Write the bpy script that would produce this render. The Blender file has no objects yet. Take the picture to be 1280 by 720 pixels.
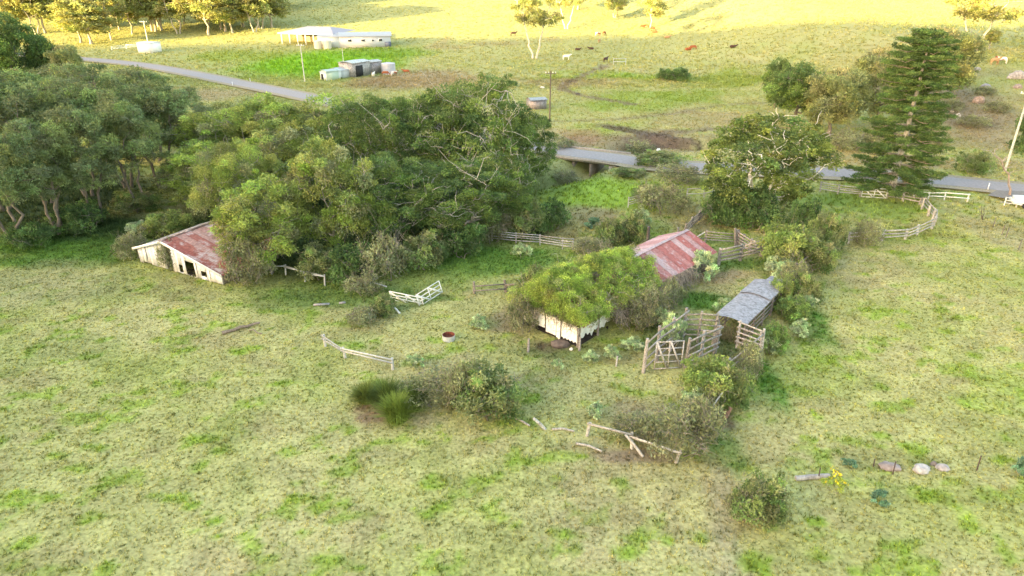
import bpy, bmesh, math, random
import numpy as np
from mathutils import Vector, Matrix
random.seed(4)
SC = bpy.context.scene
COL = SC.collection
R = math.radians
# ------------------------------------------------------------------ camera, world, sun, exposure
CAM_Z = 26.0; PITCH = R(25); FPX = 853.0
cd = bpy.data.cameras.new('camera'); cam = bpy.data.objects.new('camera', cd); COL.objects.link(cam)
cd.sensor_width = 36; cd.lens = 36*FPX/1280; cd.clip_start = .5; cd.clip_end = 8000
cam.location = (0, 0, CAM_Z); cam.rotation_euler = (math.pi/2-PITCH, 0, 0)
SC.camera = cam
SUN_EL = R(8.0)
SUN_DIR = Vector((.8*math.cos(SUN_EL), .6*math.cos(SUN_EL), -math.sin(SUN_EL)))   # the way the light travels
w = bpy.data.worlds.new('World'); SC.world = w; w.use_nodes = True
nt = w.node_tree; nt.nodes.clear()
sky = nt.nodes.new('ShaderNodeTexSky'); sky.sky_type = 'NISHITA'; sky.sun_disc = False
sky.sun_elevation = SUN_EL; sky.sun_rotation = math.atan2(-SUN_DIR.x, -SUN_DIR.y)
sky.dust_density = 2.0; sky.ozone_density = .6
wb = nt.nodes.new('ShaderNodeMix'); wb.data_type = 'RGBA'; wb.blend_type = 'MULTIPLY'; wb.inputs[0].default_value = 1
wb.inputs[7].default_value = (1.09, 1.0, .91, 1)
bg = nt.nodes.new('ShaderNodeBackground'); bg.inputs[1].default_value = .15
out = nt.nodes.new('ShaderNodeOutputWorld')
nt.links.new(sky.outputs[0], wb.inputs[6]); nt.links.new(wb.outputs[2], bg.inputs[0]); nt.links.new(bg.outputs[0], out.inputs[0])
sl = bpy.data.lights.new('sun', 'SUN'); sun = bpy.data.objects.new('sun', sl); COL.objects.link(sun)
sl.energy = 3.4; sl.angle = R(.55); sl.color = (1.0, .78, .33)
sun.rotation_euler = SUN_DIR.to_track_quat('-Z', 'Y').to_euler()
SC.view_settings.view_transform = 'Standard'; SC.view_settings.look = 'None'
SC.view_settings.gamma = 1; SC.view_settings.use_curve_mapping = False
SC.view_settings.exposure = 3.12
SC.render.engine = 'CYCLES'
SC.cycles.max_bounces = 6; SC.cycles.transparent_max_bounces = 4

# ------------------------------------------------------------------ noise, terrain height, pixel -> ground
def _h(i, j, s):
    a = (i.astype(np.int64)*374761393 + j.astype(np.int64)*668265263 + s*1442695041) & 0xffffffff
    a = ((a ^ (a >> 13))*1274126177) & 0xffffffff
    return ((a ^ (a >> 16)) & 0xffffff)/16777215.0
def vn(x, y, s=0):
    x = np.asarray(x, float); y = np.asarray(y, float)
    i = np.floor(x); j = np.floor(y); f = x-i; g = y-j
    f = f*f*(3-2*f); g = g*g*(3-2*g)
    a = _h(i, j, s); b = _h(i+1, j, s); c = _h(i, j+1, s); d = _h(i+1, j+1, s)
    return (a*(1-f)+b*f)*(1-g)+(c*(1-f)+d*f)*g
def fbm(x, y, s=0, o=4):
    x = np.asarray(x, float); y = np.asarray(y, float)
    v = 0; a = .5; t = 0
    for k in range(o):
        c, q = math.cos(k*1.1), math.sin(k*1.1)
        v = v+a*vn((x*c-y*q)*2**k+17*k, (x*q+y*c)*2**k-9*k, s+k); t += a; a *= .5
    return v/t
def sp(t, w_): return w_*np.log1p(np.exp(np.clip(t/w_, -40, 40)))+np.where(t/w_ > 40, t-40*w_, 0)*0
def smo(t): t = np.clip(t, 0, 1); return t*t*(3-2*t)
def base_h(x, y):
    x = np.asarray(x, float); y = np.asarray(y, float)
    t = y-262-.05*x
    z = .13*np.where(t > 400, t, sp(t, 12.))
    t1 = y-125; t2 = y-215
    z = z+smo((x-45)/70)*.13*(np.where(t1 > 300, t1, sp(t1, 8.))-np.where(t2 > 300, t2, sp(t2, 14.)))
    z = z-.035*np.maximum(0, -x-300)*0
    # the long ridge behind and to the left: the paddock lies in its evening shade
    cr = np.interp(x, [-2600, -1500, -700, -430, -300, -200, -100, 30], [72, 84, 83, 103, 92, 68, 38, 0])
    cr = cr*(1+.10*(fbm(x/90, y*0, 5)-.5))
    yy = (y+130)/np.where(y > -130, 62., 140.)
    z = z+cr*np.exp(-yy*yy)*smo((-y+45)/90)
    far = np.hypot(x, y)
    z = z+smo((far-400)/900)*30*(fbm(x/300, y/300, 8, 3)-.2)
    return z
def _flat(px, py, z=0.):
    u = (px-640)/FPX; v = (py-360)/FPX
    dy = math.cos(PITCH)-v*math.sin(PITCH); dz = -math.sin(PITCH)-v*math.cos(PITCH)
    t = (z-CAM_Z)/dz
    return np.array([u*t, dy*t])
CREEK = np.array([_flat(*p) for p in [(1010, 168), (930, 176), (870, 181), (815, 176), (785, 186), (752, 198), (728, 207), (700, 219), (655, 228), (600, 226), (480, 215), (300, 205), (100, 190), (-100, 185)]])
def polyd(x, y, P_):
    x = np.asarray(x, float); y = np.asarray(y, float)
    best = np.full(x.shape, 1e9)
    for (a, b) in zip(P_[:-1], P_[1:]):
        d = b-a; L = (d*d).sum()
        t = np.clip(((x-a[0])*d[0]+(y-a[1])*d[1])/L, 0, 1)
        best = np.minimum(best, np.hypot(x-a[0]-t*d[0], y-a[1]-t*d[1]))
    return best
def hgt(x, y):
    z = base_h(x, y)
    d = polyd(x, y, CREEK)
    z = z-2.3*np.exp(-(d/3.1)**4)
    z = z+.30*(fbm(np.asarray(x)/9, np.asarray(y)/9, 21, 3)-.5)*smo((np.asarray(y)+5)/30)
    return z
def fine(x, y):
    x = np.asarray(x); y = np.asarray(y)
    k = smo((150-y)/60)*smo((y-5)/10)*smo((110-abs(x))/25)
    return k*(.10*(fbm(x/.75, y/.75, 31, 3)-.5)+.03*(vn(x/.28, y/.28, 37)-.5))
def G(px, py):
    u = (px-640)/FPX; v = (py-360)/FPX
    d = np.array([u, math.cos(PITCH)-v*math.sin(PITCH), -math.sin(PITCH)-v*math.cos(PITCH)])
    t = 15.
    for _ in range(600):
        p = d*t; g = p[2]+CAM_Z-float(hgt(p[0], p[1]))
        if g < .01 or t > 1500: break
        t += max(g*.8, .02)
    return Vector((p[0], p[1], float(hgt(p[0], p[1]))))
def GZ(px, py, dz):          # the point whose height above near ground is dz
    f = _flat(px, py, dz); 
    return Vector((f[0], f[1], float(hgt(f[0], f[1]))))
def proj(p):
    q = (p[0], p[1], p[2]-CAM_Z)
    dep = q[1]*math.cos(PITCH)-q[2]*math.sin(PITCH); up = q[1]*math.sin(PITCH)+q[2]*math.cos(PITCH)
    return 640+FPX*q[0]/dep, 360-FPX*up/dep
def HM(g, toppy):            # height a vertical thing at g needs to reach image row toppy
    a, b = 0., 60.
    for _ in range(40):
        m = (a+b)/2
        if proj((g[0], g[1], g[2]+m))[1] > toppy: a = m
        else: b = m
    return a
def mpp(g):                  # metres across per photograph pixel at g
    return (g[1]*math.cos(PITCH)-(g[2]-CAM_Z)*math.sin(PITCH))/FPX

# ------------------------------------------------------------------ mesh building
WL = {}
class MB:
    def __init__(s): s.V = []; s.F = []; s.C = []; s.n = 0
    def add(s, V, F, c=(1, 1, 1)):
        V = np.asarray(V, float).reshape(-1, 3); F = np.asarray(F, int)
        s.V.append(V); s.F.append(F+s.n); s.n += len(V)
        c = np.asarray(c, float)
        s.C.append(np.tile(c, (len(V), 1)) if c.ndim == 1 else c)
        return s
    def build(s, name, mat, parent=None, loc=None, label=None, smooth=False):
        V = np.vstack(s.V); C = np.vstack(s.C)
        me = bpy.data.meshes.new(name)
        off = np.array(WL[parent.name] if parent else (loc if loc is not None else (0, 0, 0)), float)
        V = V-off
        loops = np.concatenate([f.ravel() for f in s.F]); tot = np.concatenate([np.full(len(f), f.shape[1]) for f in s.F])
        st = np.concatenate([[0], np.cumsum(tot)[:-1]])
        me.vertices.add(len(V)); me.vertices.foreach_set('co', V.ravel())
        me.loops.add(len(loops)); me.loops.foreach_set('vertex_index', loops)
        me.polygons.add(len(tot)); me.polygons.foreach_set('loop_start', st); me.polygons.foreach_set('loop_total', tot)
        if smooth: me.polygons.foreach_set('use_smooth', np.ones(len(tot), bool))
        me.update(calc_edges=True)
        a = me.color_attributes.new('Col', 'FLOAT_COLOR', 'POINT')
        a.data.foreach_set('color', np.hstack([C, np.ones((len(C), 1))]).ravel())
        me.materials.append(mat)
        o = bpy.data.objects.new(name, me); COL.objects.link(o)
        if parent:
            o.parent = parent; WL[o.name] = WL[parent.name]
        else:
            o.location = off; WL[o.name] = tuple(off)
        if label: o['label'] = label
        return o
def tag(o, label=None, cat=None, group=None, kind=None):
    if label: o['label'] = label
    if cat: o['category'] = cat
    if group: o['group'] = group
    if kind: o['kind'] = kind
    return o
def thing(name, label, cat, loc, group=None):
    o = bpy.data.objects.new(name, None); COL.objects.link(o); o.empty_display_size = .3
    o.location = loc; WL[o.name] = tuple(loc)
    return tag(o, label, cat, group)
def dup(root, loc, rz=0, sc=(1, 1, 1), label=None, group=None, tilt=0):
    r = root.copy(); COL.objects.link(r); r.location = loc; r.rotation_euler = (tilt, 0, rz); r.scale = sc
    if label: r['label'] = label
    if group: r['group'] = group
    for ch in list(root.children):
        c = ch.copy(); COL.objects.link(c); c.parent = r
        for g in list(ch.children):
            d = g.copy(); COL.objects.link(d); d.parent = c
    return r
def beam(mb, p, q, w_, h_, c=(1, 1, 1), up=(0, 0, 1)):
    p = np.array(p, float); q = np.array(q, float); d = q-p; L = np.linalg.norm(d); d = d/max(L, 1e-6)
    u = np.array(up, float)
    if abs(d@u) > .95: u = np.array([1., 0, 0])
    s = np.cross(d, u); s /= np.linalg.norm(s); u = np.cross(s, d)
    V = [e+a*s*w_/2+b*u*h_/2 for e in (p, q) for a, b in ((-1, -1), (1, -1), (1, 1), (-1, 1))]
    mb.add(V, [(0, 3, 2, 1), (4, 5, 6, 7), (0, 1, 5, 4), (1, 2, 6, 5), (2, 3, 7, 6), (3, 0, 4, 7)], c)
def bx(mb, x0, x1, y0, y1, z0, z1, c=(1, 1, 1), M=None):
    V = np.array([(x, y, z) for z in (z0, z1) for x, y in ((x0, y0), (x1, y0), (x1, y1), (x0, y1))], float)
    if M is not None: V = np.array([M@Vector(v) for v in V])
    mb.add(V, [(0, 3, 2, 1), (4, 5, 6, 7), (0, 1, 5, 4), (1, 2, 6, 5), (2, 3, 7, 6), (3, 0, 4, 7)], c)
def tube(mb, pts, rad, n=6, c=(1, 1, 1), cap=True):
    P_ = np.array(pts, float); m = len(P_)
    rad = np.broadcast_to(np.array(rad, float), (m,))
    T = np.gradient(P_, axis=0); T /= np.linalg.norm(T, axis=1)[:, None]+1e-9
    ref = np.array([0., 0, 1]) if abs(T[0][2]) < .8 else np.array([1., 0, 0])
    V = []
    an = np.arange(n)*2*math.pi/n
    s = np.cross(T[0], ref); s /= np.linalg.norm(s)
    for i in range(m):
        s = s-T[i]*(s@T[i]); s /= np.linalg.norm(s)+1e-9; u = np.cross(T[i], s)
        V.append(P_[i]+rad[i]*(np.cos(an)[:, None]*s+np.sin(an)[:, None]*u))
    F = [(i*n+k, i*n+(k+1) % n, (i+1)*n+(k+1) % n, (i+1)*n+k) for i in range(m-1) for k in range(n)]
    mb.add(np.vstack(V), F, c)
    if cap:
        for i in (0, m-1):
            mb.add(np.vstack([V[i], P_[i][None]+T[i]*(rad[i]*.15*(1 if i else -1))]), [(k, (k+1) % n, n) for k in range(n)], c)

# ------------------------------------------------------------------ materials
def mat(name, rough=.8, spec=.3, nscale=8., namt=.25, bump=0., bscale=None, metal=0., transl=0., stretch=None, second=None, sscale=1.5, spread=(.5, .62)):
    m = bpy.data.materials.new(name); m.use_nodes = True; t = m.node_tree; N = t.nodes; L = t.links
    b = N['Principled BSDF']; b.inputs['Roughness'].default_value = rough; b.inputs['Metallic'].default_value = metal
    b.inputs['Specular IOR Level'].default_value = spec
    at_ = N.new('ShaderNodeAttribute'); at_.attribute_name = 'Col'
    tc = N.new('ShaderNodeTexCoord'); mp = N.new('ShaderNodeMapping'); L.new(tc.outputs['Object'], mp.inputs[0])
    if stretch: mp.inputs['Scale'].default_value = stretch
    no = N.new('ShaderNodeTexNoise'); no.inputs['Scale'].default_value = nscale; no.inputs['Detail'].default_value = 4
    L.new(mp.outputs[0], no.inputs[0])
    mr = N.new('ShaderNodeMapRange'); mr.inputs['From Min'].default_value = .3; mr.inputs['From Max'].default_value = .7
    mr.inputs['To Min'].default_value = 1-namt; mr.inputs['To Max'].default_value = 1+namt
    L.new(no.outputs[0], mr.inputs[0])
    mul = N.new('ShaderNodeVectorMath'); mul.operation = 'SCALE'; L.new(at_.outputs[0], mul.inputs[0]); L.new(mr.outputs[0], mul.inputs['Scale'])
    col = mul.outputs[0]
    if second:
        n2 = N.new('ShaderNodeTexNoise'); n2.inputs['Scale'].default_value = sscale; n2.inputs['Detail'].default_value = 6; n2.inputs['Roughness'].default_value = .65
        L.new(mp.outputs[0], n2.inputs[0])
        m2 = N.new('ShaderNodeMapRange'); m2.inputs['From Min'].default_value = spread[0]; m2.inputs['From Max'].default_value = spread[1]
        L.new(n2.outputs[0], m2.inputs[0])
        mx = N.new('ShaderNodeMix'); mx.data_type = 'RGBA'; mx.inputs[7].default_value = (*second, 1)
        L.new(m2.outputs[0], mx.inputs[0]); L.new(col, mx.inputs[6]); col = mx.outputs[2]
    L.new(col, b.inputs['Base Color'])
    if bump:
        bp = N.new('ShaderNodeBump'); bp.inputs['Strength'].default_value = bump; bp.inputs['Distance'].default_value = .05
        nb = N.new('ShaderNodeTexNoise'); nb.inputs['Scale'].default_value = bscale or nscale*2; nb.inputs['Detail'].default_value = 5
        L.new(mp.outputs[0], nb.inputs[0]); L.new(nb.outputs[0], bp.inputs['Height']); L.new(bp.outputs[0], b.inputs['Normal'])
    if transl:
        tr = N.new('ShaderNodeBsdfTranslucent'); sc_ = N.new('ShaderNodeVectorMath'); sc_.operation = 'MULTIPLY'; sc_.inputs[1].default_value = (1.3, 1.2, .7)
        L.new(col, sc_.inputs[0]); L.new(sc_.outputs[0], tr.inputs[0])
        ms = N.new('ShaderNodeMixShader'); ms.inputs[0].default_value = transl
        L.new(b.outputs[0], ms.inputs[1]); L.new(tr.outputs[0], ms.inputs[2]); L.new(ms.outputs[0], N['Material Output'].inputs[0])
    return m
M_leaf = mat('foliage', .65, .25, 1.3, .22, transl=.30)
M_grassb = mat('grass_blades', .75, .2, .9, .18, transl=.3)
M_ground = mat('pasture', .95, .1, 5., .30, bump=.8, bscale=9)
M_bark = mat('bark', .9, .2, 7, .35, bump=.5, stretch=(1, 1, .3))
M_wood = mat('weathered_timber', .9, .2, 9, .4, bump=.4, second=(.16, .13, .105), sscale=5, spread=(.5, .8))
M_white = mat('flaking_white_timber', .8, .25, 7, .15, second=(.33, .30, .27), sscale=6, spread=(.60, .85))
M_pan = mat('stained_panel', .7, .3, 2.5, .16, second=(.42, .34, .25), sscale=2.0, spread=(.52, .85))
M_tin = mat('corrugated_iron', .55, .4, 5, .22, metal=.15, second=(.20, .045, .022), sscale=1.3, spread=(.50, .66), stretch=(1, 1, 1))
M_rust = mat('rusty_iron', .75, .3, 4, .28, metal=.1, second=(.56, .47, .44), sscale=.9, spread=(.50, .66))
M_red = mat('faded_red_iron', .65, .35, 4, .25, metal=.1, second=(.44, .33, .33), sscale=2.2, spread=(.54, .70), stretch=(1, 1, 1))
M_gal = mat('galvanised_iron', .5, .45, 5, .2, metal=.25, second=(.15, .135, .14), sscale=3.0, spread=(.44, .66))
M_steel = mat('steel', .5, .4, 9, .12, metal=.3)
M_paint = mat('painted_wall', .6, .3, 2, .05)
M_asph = mat('asphalt', .85, .3, 3, .14, bump=.2, bscale=30)
M_conc = mat('concrete', .85, .3, 4, .22, bump=.2)
M_rock = mat('rock', .9, .25, 3, .35, bump=.8, bscale=6)
M_hide = mat('hide', .7, .3, 4, .12)
M_dark = mat('dark_interior', .9, .1, 3, .2)
M_glass = mat('window_glass', .15, .5, 1, .05)
STRAW = np.array((.375, .352, .155)); GREEN = np.array((.265, .300, .085)); LUSH = np.array((.205, .285, .040)); DEEP = np.array((.055, .110, .022))
BROWN = np.array((.225, .175, .105)); GOLD = np.array((.33, .33, .13)); SOIL = np.array((.115, .082, .060)); OLIVE = np.array((.235, .25, .10))

# ------------------------------------------------------------------ colours of the ground
PATCH = []   # (x, y, rx, ry, rot, colour, strength, edge noise)
def patch(px, py, wpx, hpx, c, s=1., e=.5):
    a = G(px, py); l = G(px-wpx/2, py); r = G(px+wpx/2, py); t = G(px, py-hpx/2); b = G(px, py+hpx/2)
    PATCH.append((a.x, (t.y+b.y)/2, max(.4, (r.x-l.x)/2), max(.4, (t.y-b.y)/2), c, s, e))
patch(745, 243, 190, 42, LUSH*1.25, 1, .25); patch(830, 232, 60, 14, LUSH*1.1, .8)
patch(400, 80, 200, 36, (.17, .33, .02), 1, .2); patch(480, 66, 120, 14, (.14, .25, .02), .8, .3); patch(300, 70, 120, 16, (.2, .27, .03), .7, .4)
patch(760, 185, 150, 34, BROWN*1.1, .8); patch(830, 178, 120, 26, SOIL*1.4, .7, .8); patch(880, 150, 150, 24, BROWN*1.2, .5, .8); patch(725, 170, 60, 20, (.26, .16, .10), .6)
patch(520, 100, 150, 22, (.27, .21, .13), .85, .5); patch(470, 107, 60, 10, BROWN, .6)
patch(1180, 130, 210, 110, (.225, .18, .12), .9, .7); patch(1210, 170, 120, 40, (.26, .20, .12), .6, .8)
patch(1180, 205, 260, 14, (.33, .27, .13), .9, .3); patch(1060, 196, 100, 16, (.32, .26, .12), .8, .3)
patch(790, 125, 130, 26, (.19, .28, .035), .6, 1.3); patch(730, 95, 90, 14, (.17, .26, .03), .55, 1.3); patch(900, 100, 120, 20, (.18, .25, .035), .6, 1.3); patch(860, 120, 90, 16, (.18, .26, .03), .6, 1.2); patch(790, 96, 60, 6, (.18, .29, .03), .6, 1.2)
patch(700, 103, 120, 10, (.26, .20, .13), .6, .6)
patch(350, 140, 300, 60, OLIVE, .4); patch(270, 118, 120, 16, (.27, .22, .14), .7); patch(330, 130, 70, 20, (.15, .2, .06), .4)
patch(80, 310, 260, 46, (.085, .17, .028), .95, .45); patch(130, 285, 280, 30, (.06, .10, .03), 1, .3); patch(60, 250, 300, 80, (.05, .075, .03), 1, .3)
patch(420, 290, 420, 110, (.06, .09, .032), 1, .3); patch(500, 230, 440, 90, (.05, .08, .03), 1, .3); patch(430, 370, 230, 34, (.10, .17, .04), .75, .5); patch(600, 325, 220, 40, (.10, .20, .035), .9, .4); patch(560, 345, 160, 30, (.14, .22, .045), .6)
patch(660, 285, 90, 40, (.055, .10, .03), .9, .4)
patch(880, 270, 90, 30, (.26, .22, .11), .7); patch(740, 270, 70, 26, (.27, .22, .115), .8, .4); patch(700, 285, 50, 40, (.25, .21, .10), .6); patch(870, 285, 60, 20, (.29, .24, .13), .7)
patch(1090, 258, 170, 30, (.16, .25, .04), .75, .6); patch(905, 300, 90, 26, (.17, .25, .045), .6)
patch(1180, 243, 80, 10, (.14, .23, .04), .7)
patch(890, 345, 110, 24, (.31, .235, .14), .8, .4); patch(940, 330, 100, 16, (.12, .2, .04), .7, .5); patch(870, 375, 90, 26, (.075, .17, .025), .9, .4); patch(820, 400, 70, 30, (.075, .16, .025), .9, .4)
patch(840, 425, 80, 50, (.09, .13, .04), .8, .4); patch(1000, 390, 60, 90, (.08, .18, .025), .85, .5); patch(950, 470, 60, 90, (.085, .19, .028), .85, .5); patch(900, 560, 60, 60, (.09, .17, .03), .8, .5)
patch(690, 440, 110, 22, (.10, .15, .05), .6, .6); patch(640, 400, 70, 34, (.24, .18, .12), .7, .5); patch(690, 432, 60, 16, SOIL, .8, .4)
patch(700, 500, 170, 60, (.25, .24, .10), .4, .8); patch(800, 520, 70, 40, (.26, .20, .12), .6, .5)
patch(800, 570, 110, 20, SOIL*1.6, .75, .5); patch(468, 515, 50, 36, (.20, .12, .09), .85, .5); patch(530, 525, 60, 20, (.30, .26, .16), .5); patch(600, 500, 90, 26, SOIL*1.3, .7, .4)
patch(640, 530, 70, 20, LUSH, .7, .6); patch(668, 498, 20, 16, LUSH, .9, .4)
patch(910, 700, 60, 90, (.30, .26, .17), .5, .8); patch(905, 620, 60, 90, (.27, .22, .13), .55, .6); patch(975, 560, 80, 60, (.30, .25, .13), .4)
patch(905, 522, 24, 30, SOIL, .9, .3); patch(850, 440, 60, 36, SOIL*1.2, .75, .4); patch(915, 440, 30, 34, SOIL*1.1, .8, .4)
patch(1110, 575, 130, 24, (.2, .2, .07), .6, .6); patch(1108, 583, 36, 10, SOIL*1.7, .9, .4)
patch(1255, 480, 90, 40, LUSH*1.2, .4, 1.2); patch(1235, 505, 70, 26, LUSH*1.2, .5, 1.0); patch(1210, 350, 140, 60, (.25, .28, .08), .5, .8); patch(1250, 290, 90, 50, (.30, .27, .15), .7, .5); patch(1090, 330, 120, 30, (.28, .26, .12), .5)
patch(60, 360, 200, 60, (.24, .24, .12), .6, .6); patch(30, 440, 200, 60, (.14, .2, .05), .35, 1)
for q in [(700, 668, 34, 18), (548, 636, 34, 18), (240, 632, 26, 14), (268, 652, 20, 10), (545, 605, 30, 12), (590, 600, 24, 12), (945, 705, 40, 28), (1130, 680, 44, 16), (1170, 622, 44, 18), (1020, 650, 30, 12), (780, 690, 24, 12), (280, 563, 26, 12), (245, 548, 36, 12), (30, 680, 30, 16),
          (110, 648, 40, 14), (410, 700, 40, 16), (660, 575, 60, 10), (715, 570, 60, 12), (1250, 575, 30, 10), (1140, 560, 40, 14), (1100, 545, 30, 12), (1215, 660, 30, 16), (170, 505, 40, 14), (430, 590, 40, 14), (660, 500, 20, 12), (300, 440, 30, 8), (175, 490, 24, 9), (350, 480, 26, 9), (120, 560, 40, 10), (395, 635, 34, 12)]:
    patch(*q, LUSH*1.05, .95, .7)
LINES = []
def line(pts, wd, c, st): LINES.append((np.array([tuple(G(*p))[:2] for p in pts]), wd, np.array(c), st))
line([(762, 80), (735, 92), (712, 103), (700, 111), (722, 118), (752, 124), (790, 130)], 1.6, (.17, .13, .095), .8)
line([(760, 158), (790, 163), (818, 170), (846, 179), (872, 184)], 2.2, (.10, .075, .06), .85)
line([(800, 172), (860, 165), (920, 158), (975, 160)], 1.6, (.13, .10, .08), .6)
line([(690, 165), (640, 170)], 3, (.26, .19, .13), .5)
line([(904, 590), (900, 640), (912, 700), (920, 760)], .6, (.30, .26, .18), .3)
line([(900, 440), (1000, 345), (1045, 310)], 1.3, (.09, .16, .04), .5)
line([(870, 335), (930, 330), (985, 318)], 1.2, (.11, .19, .04), .6)
line([(330, 128), (300, 140), (312, 122)], 1.2, (.12, .15, .05), .6)
line([(440, 398), (470, 392), (520, 380), (556, 372)], .8, (.09, .14, .04), .6)
line([(560, 48), (540, 60), (620, 55), (690, 50)], 4, (.26, .20, .10), .5)
line([(640, 150), (700, 152), (760, 150), (820, 145), (900, 132), (960, 128)], 1.2, (.16, .13, .09), .5)
line([(1175, 245), (1230, 262), (1280, 275)], .8, (.16, .17, .08), .5)
line([(1120, 100), (1180, 96), (1280, 90)], 2.5, (.2, .17, .12), .4)
def ground_col(x, y):
    x = np.asarray(x, float); y = np.asarray(y, float)
    n1 = fbm(x/7, y/7, 1, 4); n2 = fbm(x/1.5, y/1.1, 3, 3); n3 = fbm(x/28, y/28, 9, 3)
    g = smo((n1-.40)/.26)*.55+smo((n3-.42)/.22)*.30
    c = STRAW*(1-g[..., None])+GREEN*g[..., None]
    sm_ = smo((fbm(x/1.5, y/1.25, 12, 5)-.60)/.10)*(.75*smo((140-y)/30)+.25)*(.5+.8*vn(x/.35, y/.3, 77))
    c = c*(1-.8*sm_[..., None])+(LUSH*1.1)*(.8*sm_[..., None])
    br = smo((fbm(x/3.7, y/2.7, 15, 4)-.60)/.12)*.30
    c = c*(1-br[..., None])+BROWN*br[..., None]
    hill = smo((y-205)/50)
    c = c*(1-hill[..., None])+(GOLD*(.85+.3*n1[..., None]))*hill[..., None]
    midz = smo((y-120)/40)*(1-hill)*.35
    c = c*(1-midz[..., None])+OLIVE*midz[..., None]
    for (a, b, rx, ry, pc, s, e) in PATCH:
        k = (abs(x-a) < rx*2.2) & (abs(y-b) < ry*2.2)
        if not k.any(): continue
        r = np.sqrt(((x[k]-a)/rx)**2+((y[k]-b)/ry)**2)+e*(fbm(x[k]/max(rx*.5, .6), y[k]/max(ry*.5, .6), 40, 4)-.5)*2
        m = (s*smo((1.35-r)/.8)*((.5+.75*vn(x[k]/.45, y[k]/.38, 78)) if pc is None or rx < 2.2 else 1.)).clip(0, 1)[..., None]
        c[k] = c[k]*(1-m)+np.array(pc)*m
    for (pl, wd, lc, st) in LINES:
        lo = pl.min(0)-wd*3; hi = pl.max(0)+wd*3; k = (x > lo[0]) & (x < hi[0]) & (y > lo[1]) & (y < hi[1])
        if not k.any(): continue
        d = polyd(x[k], y[k], pl)+(fbm(x[k]/wd, y[k]/wd, 55, 3)-.5)*wd*1.8
        m = (st*smo((1.2-d/wd)/.8))[..., None]; c[k] = c[k]*(1-m)+lc*m
    q2 = .25+.75*smo((150-y)/80); v = 1+(.44*n2-.22)*q2
    return c*v[..., None]

# ------------------------------------------------------------------ the land: one sheet to the horizon
def axis(lo, hi, d, far, neg):
    a = list(np.arange(lo, hi, d)); s = d
    v = a[-1]
    while v < far: s *= 1.06; v += s; a.append(v)
    s = d; v = a[0]; b = []
    while v > neg: s *= 1.06; v -= s; b.append(v)
    return np.array(b[::-1]+a)
ax = axis(-62, 75, .33, 3200, -3200); ay = axis(22, 110, .33, 3400, -1600)
X, Y = np.meshgrid(ax, ay)
Z = hgt(X, Y)+fine(X, Y)
nx, ny = len(ax), len(ay)
idx = np.arange(nx*ny).reshape(ny, nx)
F = np.stack([idx[:-1, :-1], idx[:-1, 1:], idx[1:, 1:], idx[1:, :-1]], -1).reshape(-1, 4)
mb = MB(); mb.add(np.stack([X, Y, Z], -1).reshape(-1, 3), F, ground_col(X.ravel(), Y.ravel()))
tag(mb.build('ground', M_ground, smooth=True), kind='structure')

# ------------------------------------------------------------------ road and bridge
def smooth_path(P_, n=12):
    P_ = [np.array(p, float) for p in P_]; P_ = [2*P_[0]-P_[1]]+P_+[2*P_[-1]-P_[-2]]; o = []
    for i in range(1, len(P_)-2):
        for k in range(n):
            t = k/n; a, b, c, d = P_[i-1:i+3]
            o.append(.5*((2*b)+(c-a)*t+(2*a-5*b+4*c-d)*t*t+(-a+3*b-3*c+d)*t**3))
    o.append(P_[-2]); return np.array(o)
RP = smooth_path([_flat(*p) for p in [(-60, 66), (60, 72), (160, 80), (230, 91), (300, 105), (360, 117), (420, 130), (550, 158), (690, 188), (760, 198), (830, 208), (930, 213), (1030, 217), (1100, 221), (1180, 228), (1280, 238), (1400, 250), (1600, 268)]], 16)
def ribbon(P_, off, wd, dz, c, name, mt, kind='structure', th=.0):
    T = np.gradient(P_, axis=0); T /= np.linalg.norm(T, axis=1)[:, None]; S = np.stack([T[:, 1], -T[:, 0]], 1)
    js = np.linspace(-.5, .5, 7)
    V = []
    for k in range(len(P_)):
        for j in js:
            q = P_[k]+S[k]*(off+wd*j)
            V.append((q[0], q[1], road_z(P_[k])+dz-.05*(2*j)**2))
    n = len(js); Fq = [(i*n+k, i*n+k+1, (i+1)*n+k+1, (i+1)*n+k) for i in range(len(P_)-1) for k in range(n-1)]
    mb = MB(); mb.add(V, Fq, c); o = mb.build(name, mt, smooth=True); tag(o, kind=kind); return o
def road_z(p): return float(base_h(p[0], p[1]))+.28
ribbon(RP, 0, 7.4, -.03, (.30, .26, .18), 'road_verge', M_ground)
ribbon(RP, 0, 4.5, .02, (.27, .25, .25), 'road', M_asph)
DP = smooth_path([_flat(*p) for p in [(1262, 252), (1275, 245), (1300, 240)]], 6)
ribbon(DP, 0, 5, .0, (.2, .18, .16), 'driveway', M_conc)
bc = _flat(732, 197); k0 = int(np.argmin(np.hypot(RP[:, 0]-bc[0], RP[:, 1]-bc[1])))
bd = RP[k0+3]-RP[k0-3]; bd /= np.linalg.norm(bd); bn = np.array([bd[1], -bd[0]])
if bn[1] > 0: bn = -bn
bz = road_z(bc); bcen = RP[k0]
root = thing('bridge', 'low concrete road bridge over the dry creek gully', 'bridge', (bcen[0], bcen[1], bz-2.2))
def P3(a, b, z): q = bcen+bd*a+bn*b; return (q[0], q[1], z)
mb = MB(); beam(mb, P3(-5.2, 0, bz-.27), P3(5.6, 0, bz-.27), 6.4, .36, (.26, .23, .2)); mb.build('deck', M_conc, root)
mb = MB(); beam(mb, P3(-5.4, 3.3, bz-.10), P3(5.8, 3.3, bz-.10), .3, .52, (.33, .29, .25)); mb.build('kerb_beam', M_conc, root)
mb = MB(); beam(mb, P3(-5.4, -3.3, bz-.10), P3(5.8, -3.3, bz-.10), .3, .52, (.33, .29, .25)); mb.build('kerb_beam', M_conc, root)
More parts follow.
